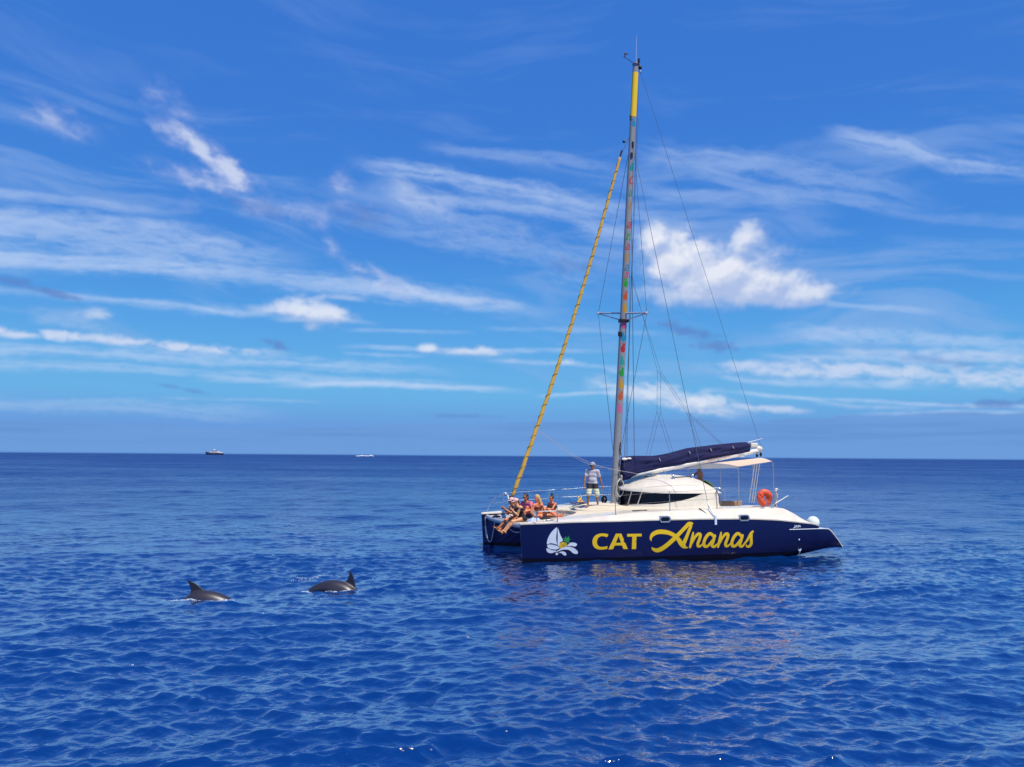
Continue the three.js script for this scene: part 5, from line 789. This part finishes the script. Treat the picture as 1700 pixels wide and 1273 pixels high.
{
  const o = onBoat('fender', 'round white ball fender tucked behind the stern corner of the port hull', 'fender', [11.5, 1.10, 2.45]);
  part('ball', new THREE.SphereGeometry(0.23, 28, 20), std(rgb(0.72, 0.80, 0.80), 0.35), o); part('eye_ring', join([rod([-0.2, -0.08, 0.06], [-0.26, -0.1, 0.08], 0.05, 0.04), new THREE.TorusGeometry(0.045, 0.016, 6, 14).translate(-0.28, -0.1, 0.09)]), M.canvas, o);
}
{
  const o = onBoat('rope_coil', 'black coil standing on edge on the deck just ahead of the mast', 'rope coil', [4.38, 1.70, -0.75]);
  for (let i = 0; i < 3; i++) part('turn', new THREE.TorusGeometry(0.12 + 0.006 * i, 0.028, 8, 26).rotateY(0.5 + i * 0.05).translate(0, 0.14, (i - 1) * 0.045), M.black, o);
  part('hub', ball(0, 0.14, 0, 0.055, 0.055, 0.05), M.teak, o);
}
{
  const o = onBoat('towel', 'blue cloth lying flat on the foredeck behind the standing man', 'towel', [3.42, 1.70, -0.95]);
  const rows = Array.from({ length: 12 }, (_, i) => Array.from({ length: 9 }, (_, j) => [(i / 11 - 0.5) * 0.62, 0.03 + 0.03 * noise2(i * 0.6, j * 0.8), (j / 8 - 0.5) * 0.5])); part('cloth', join([loft(rows), loft(rows.map((r) => r.map(([x, y, z]) => [x, y - 0.03, z]).reverse()))]), std(rgb(0.10, 0.11, 0.28), 0.9), o);
  const f = onBoat('strap_bundle', 'small bundle of crossed yellow straps lying on the blue cloth', 'strap', [3.42, 1.76, -0.9]);
  for (const k of [1, -1]) part('strap', tube([[-0.1 * k, 0.0, 0.06], [-0.04 * k, 0.06, 0.03], [0.03 * k, 0.11, 0.0], [0.07 * k, 0.19, -0.02]], 0.026, 16), std(rgb(0.72, 0.42, 0.05), 0.8), f);
  part('strap', tube([[-0.16, 0.0, 0.12], [0, 0.015, 0.16], [0.14, 0.0, 0.1]], 0.022, 14), std(rgb(0.70, 0.40, 0.06), 0.8), f);
}
const crumple = (w, d, h, seed) => { const rows = Array.from({ length: 14 }, (_, i) => Array.from({ length: 12 }, (_, j) => { const u = i / 13 - 0.5, v = j / 11 - 0.5, e = Math.max(0, 1 - 4 * Math.max(u * u, v * v)); return [u * w + 0.03 * noise2(i * 0.5 + seed, j * 0.5), Math.sqrt(e) * h * (0.7 + 0.5 * noise2(i * 0.45 + seed, j * 0.45 + 3)), v * d + 0.03 * noise2(i * 0.5, j * 0.5 + seed)]; })); return loft(rows); };
part('cloth', crumple(0.5, 0.42, 0.14, 2), std(rgb(0.40, 0.52, 0.72), 0.9), onBoat('towel', 'crumpled pale blue towel between the women on the port bow', 'towel', [0.66, 1.27, 1.9]));
part('cloth', crumple(0.34, 0.3, 0.17, 8), C.blackCloth, onBoat('beach_bag', 'small black bag beside the pale blue towel on the port bow', 'bag', [0.98, 1.3, 2.05]));
part('cloth', crumple(0.42, 0.3, 0.11, 5).rotateZ(-0.6), std(rgb(0.05, 0.13, 0.05), 0.9), onBoat('towel', 'green towel draped over the aft edge of the cabin roof', 'towel', [7.82, 2.5, 1.15]));
part('case', join([box(0, 0, 0, 0.075, 0.15, 0.011, 0.004)]).rotateX(-0.4).rotateY(0.3), M.black, onBoat('phone', 'dark phone held by the woman in black swimsuit', 'phone', [-0.06, 1.69, 1.3]));

// ---------------------------------------------------------------- dolphins
function dolphin(label, at, turn, spinePts, finAt, bend) {
  const sp = new THREE.CatmullRomCurve3(spinePts.map((p) => V(...p)), false, 'catmullrom', 0.5), R = smooth([[0, 0.022], [0.045, 0.036], [0.085, 0.085], [0.14, 0.135], [0.25, 0.19], [0.40, 0.225], [0.52, 0.21], [0.66, 0.155], [0.8, 0.088], [0.92, 0.042], [1, 0.03]]), list = [];
  const N = 34, P = Array.from({ length: N + 1 }, (_, i) => sp.getPointAt(i / N)); for (let i = 0; i < N; i++) list.push(capsule(P[i].toArray(), P[i + 1].toArray(), R(i / N), R((i + 1) / N)));
  const poly = (verts) => (x, y) => { let d = 1e9, s = 1; for (let i = 0, j = verts.length - 1; i < verts.length; j = i++) { const [ax, ay] = verts[i], [bx, by] = verts[j], ex = bx - ax, ey = by - ay, wx = x - ax, wy = y - ay, t = Math.min(1, Math.max(0, (wx * ex + wy * ey) / (ex * ex + ey * ey))); d = Math.min(d, (wx - ex * t) ** 2 + (wy - ey * t) ** 2); const c1 = y >= ay, c2 = y < by, c3 = ex * wy > ey * wx; if ((c1 && c2 && c3) || (!c1 && !c2 && !c3)) s = -s; } return s * Math.sqrt(d); };
  const smoothPoly = (pts) => new THREE.CatmullRomCurve3(pts.map((p) => V(p[0], p[1], 0)), true, 'catmullrom', 0.5).getPoints(40).slice(0, -1).map((p) => [p.x, p.y]);
  // dorsal fin in the plane of the spine: x back to front, y up from the back
  const c = sp.getPointAt(finAt), tg = sp.getTangentAt(finAt).negate(), up = V(-tg.y, tg.x, 0), fin = poly(smoothPoly([[0.25, -0.06], [0.16, 0.07], [0.04, 0.21], [-0.09, 0.32], [-0.165, 0.345], [-0.16, 0.31], [-0.12, 0.2], [-0.115, 0.08], [-0.14, -0.06]])), r0 = R(finAt) - 0.02;
  list.push((x, y, z) => { const dx = x - c.x, dy = y - c.y, u = dx * tg.x + dy * tg.y, v = dx * up.x + dy * up.y - r0, th = Math.max(0.006, 0.03 - 0.08 * Math.max(0, v)); return Math.max(fin(u, v), Math.abs(z) - th); });
  const e = sp.getPointAt(1), et = sp.getTangentAt(1); // flukes and flippers
  for (const s of [1, -1]) { list.push(capsule(e.toArray(), [e.x + et.x * 0.14, e.y + et.y * 0.14, s * 0.28], 0.035, 0.012), capsule([e.x + et.x * 0.05, e.y + et.y * 0.05, 0], [e.x + et.x * 0.16, e.y + et.y * 0.16, s * 0.2], 0.02, 0.012)); const f = sp.getPointAt(0.27); list.push(capsule([f.x, f.y - 0.08, s * 0.15], [f.x - 0.22, f.y - 0.22, s * 0.36], 0.04, 0.014)); }
  const pts = P.map((p) => p.toArray()), [lo, hi] = bounds([...pts, [c.x + up.x * 0.6, c.y + up.y * 0.6, 0], [e.x, e.y, 0.25], [e.x, e.y, -0.25]], 0.3), g = surfaceNet(blend(list, 0.035), lo, hi, 0.013);
  const a = g.attributes.position, col = []; for (let i = 0; i < a.count; i++) { let best = 9, h = 0, tt = 0; for (let k = 0; k <= N; k += 1) { const dx = a.getX(i) - P[k].x, dy = a.getY(i) - P[k].y, d = dx * dx + dy * dy; if (d < best) { best = d; const t = sp.getTangentAt(k / N); h = (dy * t.x - dx * t.y) * -1 / R(k / N); h = (-(dx) * -t.y + dy * -t.x) / R(k / N); tt = k / N; } } const m = sstep(-0.55, 0.75, h + 0.2 * noise2(a.getX(i) * 3, a.getY(i) * 3 + a.getZ(i) * 4)), finness = sstep(1.15, 1.4, h); const v = [0.058 - 0.031 * m - 0.014 * finness, 0.054 - 0.029 * m - 0.013 * finness, 0.074 - 0.036 * m - 0.018 * finness]; col.push(...v); }
  g.setAttribute('color', new THREE.Float32BufferAttribute(col, 3));
  const root = thing('dolphin', label, 'dolphin', at, turn, null); part('body', g, std(rgb(1, 1, 1), 0.42, { vertexColors: true, clearcoat: 0.15, clearcoatRoughness: 0.25 }), root);
  for (const s of [1, -1]) { const h = sp.getPointAt(0.15); part('eye', ball(h.x, h.y - 0.02, s * 0.125, 0.014, 0.012, 0.012, 8), C.dark, root); }
  return root;
}
// local +x is forward; spine runs nose to tail
dolphin('grey dolphin surfacing farther from the catamaran, its swept fin above a long low back', [-7.72, -0.06, -20.05], 4 * DEG, [[1.34, -0.40, 0], [1.0, -0.24, 0], [0.62, -0.085, 0], [0.22, -0.005, 0], [-0.1, -0.08, 0], [-0.48, -0.36, 0], [-0.95, -0.72, 0]], 0.52);
dolphin('grey dolphin nearer the catamaran diving with a high arched back and upright fin', [-4.42, -0.05, -21.6], -6 * DEG, [[0.78, -0.95, 0], [0.6, -0.62, 0], [0.36, -0.30, 0], [0.06, -0.05, 0], [-0.32, 0.055, 0], [-0.66, 0.02, 0], [-0.95, -0.12, 0], [-1.25, -0.40, 0]], 0.44);
// broken water where the dolphins cut the surface, and a few stray flecks: nobody could count them
function foam(name, label, spots, seed) {
  const r = rng(seed), list = [], out = [0, 0, 0];
  for (const [x0, z0, x1, z1, w, n, size] of spots) for (let i = 0; i < n; i++) {
    const t = r(), q = (r() + r() - 1) * w, x = x0 + (x1 - x0) * t + (r() - 0.5) * 0.04, z = z0 + (z1 - z0) * t + q; seaPoint(x, z, out); const s = size * (0.35 + 0.9 * r() * r());
    const g = new THREE.IcosahedronGeometry(1, 1); g.scale(s * (0.8 + 1.4 * r()), s * (0.3 + 0.5 * r()), s * (0.6 + 0.6 * r())); g.rotateY(r() * 3); g.translate(out[0], out[1] + s * 0.08, out[2]); list.push(g);
  }
  const m = part(name, mergeGeometries(list), std(rgb(0.52, 0.62, 0.74), 0.6), scene); tag(m, label, 'foam', null, 'stuff'); return m;
}
foam('foam', 'white broken water along the low back of the farther dolphin', [[-7.95, -19.86, -7.62, -19.8, 0.1, 60, 0.016], [-7.62, -19.8, -6.85, -19.86, 0.06, 60, 0.012], [-7.0, -19.85, -6.7, -19.9, 0.12, 40, 0.016], [-8.4, -19.9, -7.9, -19.9, 0.16, 40, 0.013]], 31);
foam('foam', 'white broken water under the arched back of the nearer dolphin', [[-5.5, -21.35, -4.4, -21.3, 0.07, 110, 0.015], [-4.5, -21.35, -4.1, -21.35, 0.16, 46, 0.016], [-5.75, -21.6, -5.35, -21.5, 0.2, 40, 0.018], [-6.3, -23.2, -5.3, -24.3, 0.3, 90, 0.016]], 32);
{ const a = boatPoint(10.4, 0, 3.28), b = boatPoint(11.2, 0, 3.2); foam('foam', 'thin white line of wash at the stern waterline of the port hull', [[a.x, a.z, b.x, b.z, 0.03, 60, 0.018]], 41); }
{
  const r = rng(77), spots = []; for (let i = 0; i < 24; i++) { const d = 15 + 24 * r() * r(), a = (-33 + 66 * r()) * DEG; spots.push([Math.sin(a) * d, -Math.cos(a) * d, Math.sin(a) * d + 0.12, -Math.cos(a) * d, 0.03, 1 + Math.floor(r() * 4), 0.004 + 0.0004 * d]); }
  foam('foam', 'tiny white flecks scattered over the crests of the open sea', spots, 33);
}
// ---------------------------------------------------------------- on the horizon
{
  const o = thing('motor_vessel', 'small dark hulled motor vessel with white upper works far off on the horizon', 'boat', [-1104, 0.5, -3000], 21 * DEG);
  const st = [[-33, 0.4, 11.5], [-30, 2.4, 10.6], [-24, 4.6, 9.0], [-14, 5.6, 7.6], [0, 5.8, 7.0], [20, 5.8, 6.8], [31, 5.4, 6.8], [32, 5.2, 4.4]];
  part('hull', crease(loft(st.map(([x, b, h]) => [[x + (x < -20 ? 0 : 0), h, -b], [x + (x < -20 ? 3 : 0), 1, -b * 0.8], [x + (x < -20 ? 5 : 0), -2, 0], [x + (x < -20 ? 3 : 0), 1, b * 0.8], [x, h, b]]), true, true), 0.5), std(rgb(0.04, 0.06, 0.14), 0.6), o);
  const W = std(rgb(0.78, 0.77, 0.76), 0.5), G = std(rgb(0.25, 0.26, 0.32), 0.5);
  part('main_deck_house', box(0, 9.0, 0, 36, 4.4, 9, 0.6), W, o); part('upper_deck_house', box(-1, 13.2, 0, 17, 4.0, 8, 0.6), G, o); part('wheelhouse', box(-1.5, 16.8, 0, 9, 3.4, 7, 0.8), W, o); part('bridge_roof', box(-1.5, 14.9, 0, 20, 0.7, 9, 0.2), M.black, o);
  part('aft_slope', crease(loft([[8, 13.5], [12, 12.5], [22, 9.5], [31, 7.2]].map(([x, y]) => [[x, 6.6, -4.4], [x, y, -4], [x, y, 4], [x, 6.6, 4.4]]), true, true), 0.5), W, o);
  part('signal_mast', rod([-1.5, 18, 0], [-1.5, 23, 0], 0.5, 0.25), W, o); part('window_band', box(-2, 9.4, 0, 30, 1.3, 9.1, 0.1), M.glass, o); part('bulwark', box(-22, 10.2, 0, 13, 1.6, 8.5, 0.3), G, o);
}
{
  const r = rng(9), list = []; for (let i = 0; i < 150; i++) { const t = r(), left = t < 0.52, x = (left ? -24 + t / 0.52 * 23 : 1 + (t - 0.52) / 0.48 * 23), top = left ? 0.3 + 4.2 * sstep(-18, -5, x) * (1 - sstep(-4, 0, x) * 0.7) : 1.6 + 3.6 * Math.exp(-((x - 17) ** 2) / 8); const g = new THREE.IcosahedronGeometry(1, 1); g.scale(1.2 + 1.5 * r(), 0.7 + 0.5 * r(), 1 + r()); g.translate(x, r() * top * 0.5, (r() - 0.5) * 6); list.push(g); }
  const m = part('spray', mergeGeometries(list), std(rgb(0.84, 0.86, 0.86), 0.7), scene); m.position.set(-410, 0.2, -2250); m.rotation.y = 10 * DEG; tag(m, 'low streak of white spray on the water near the horizon', 'spray', null, 'stuff');
}

renderer.render(scene, camera);
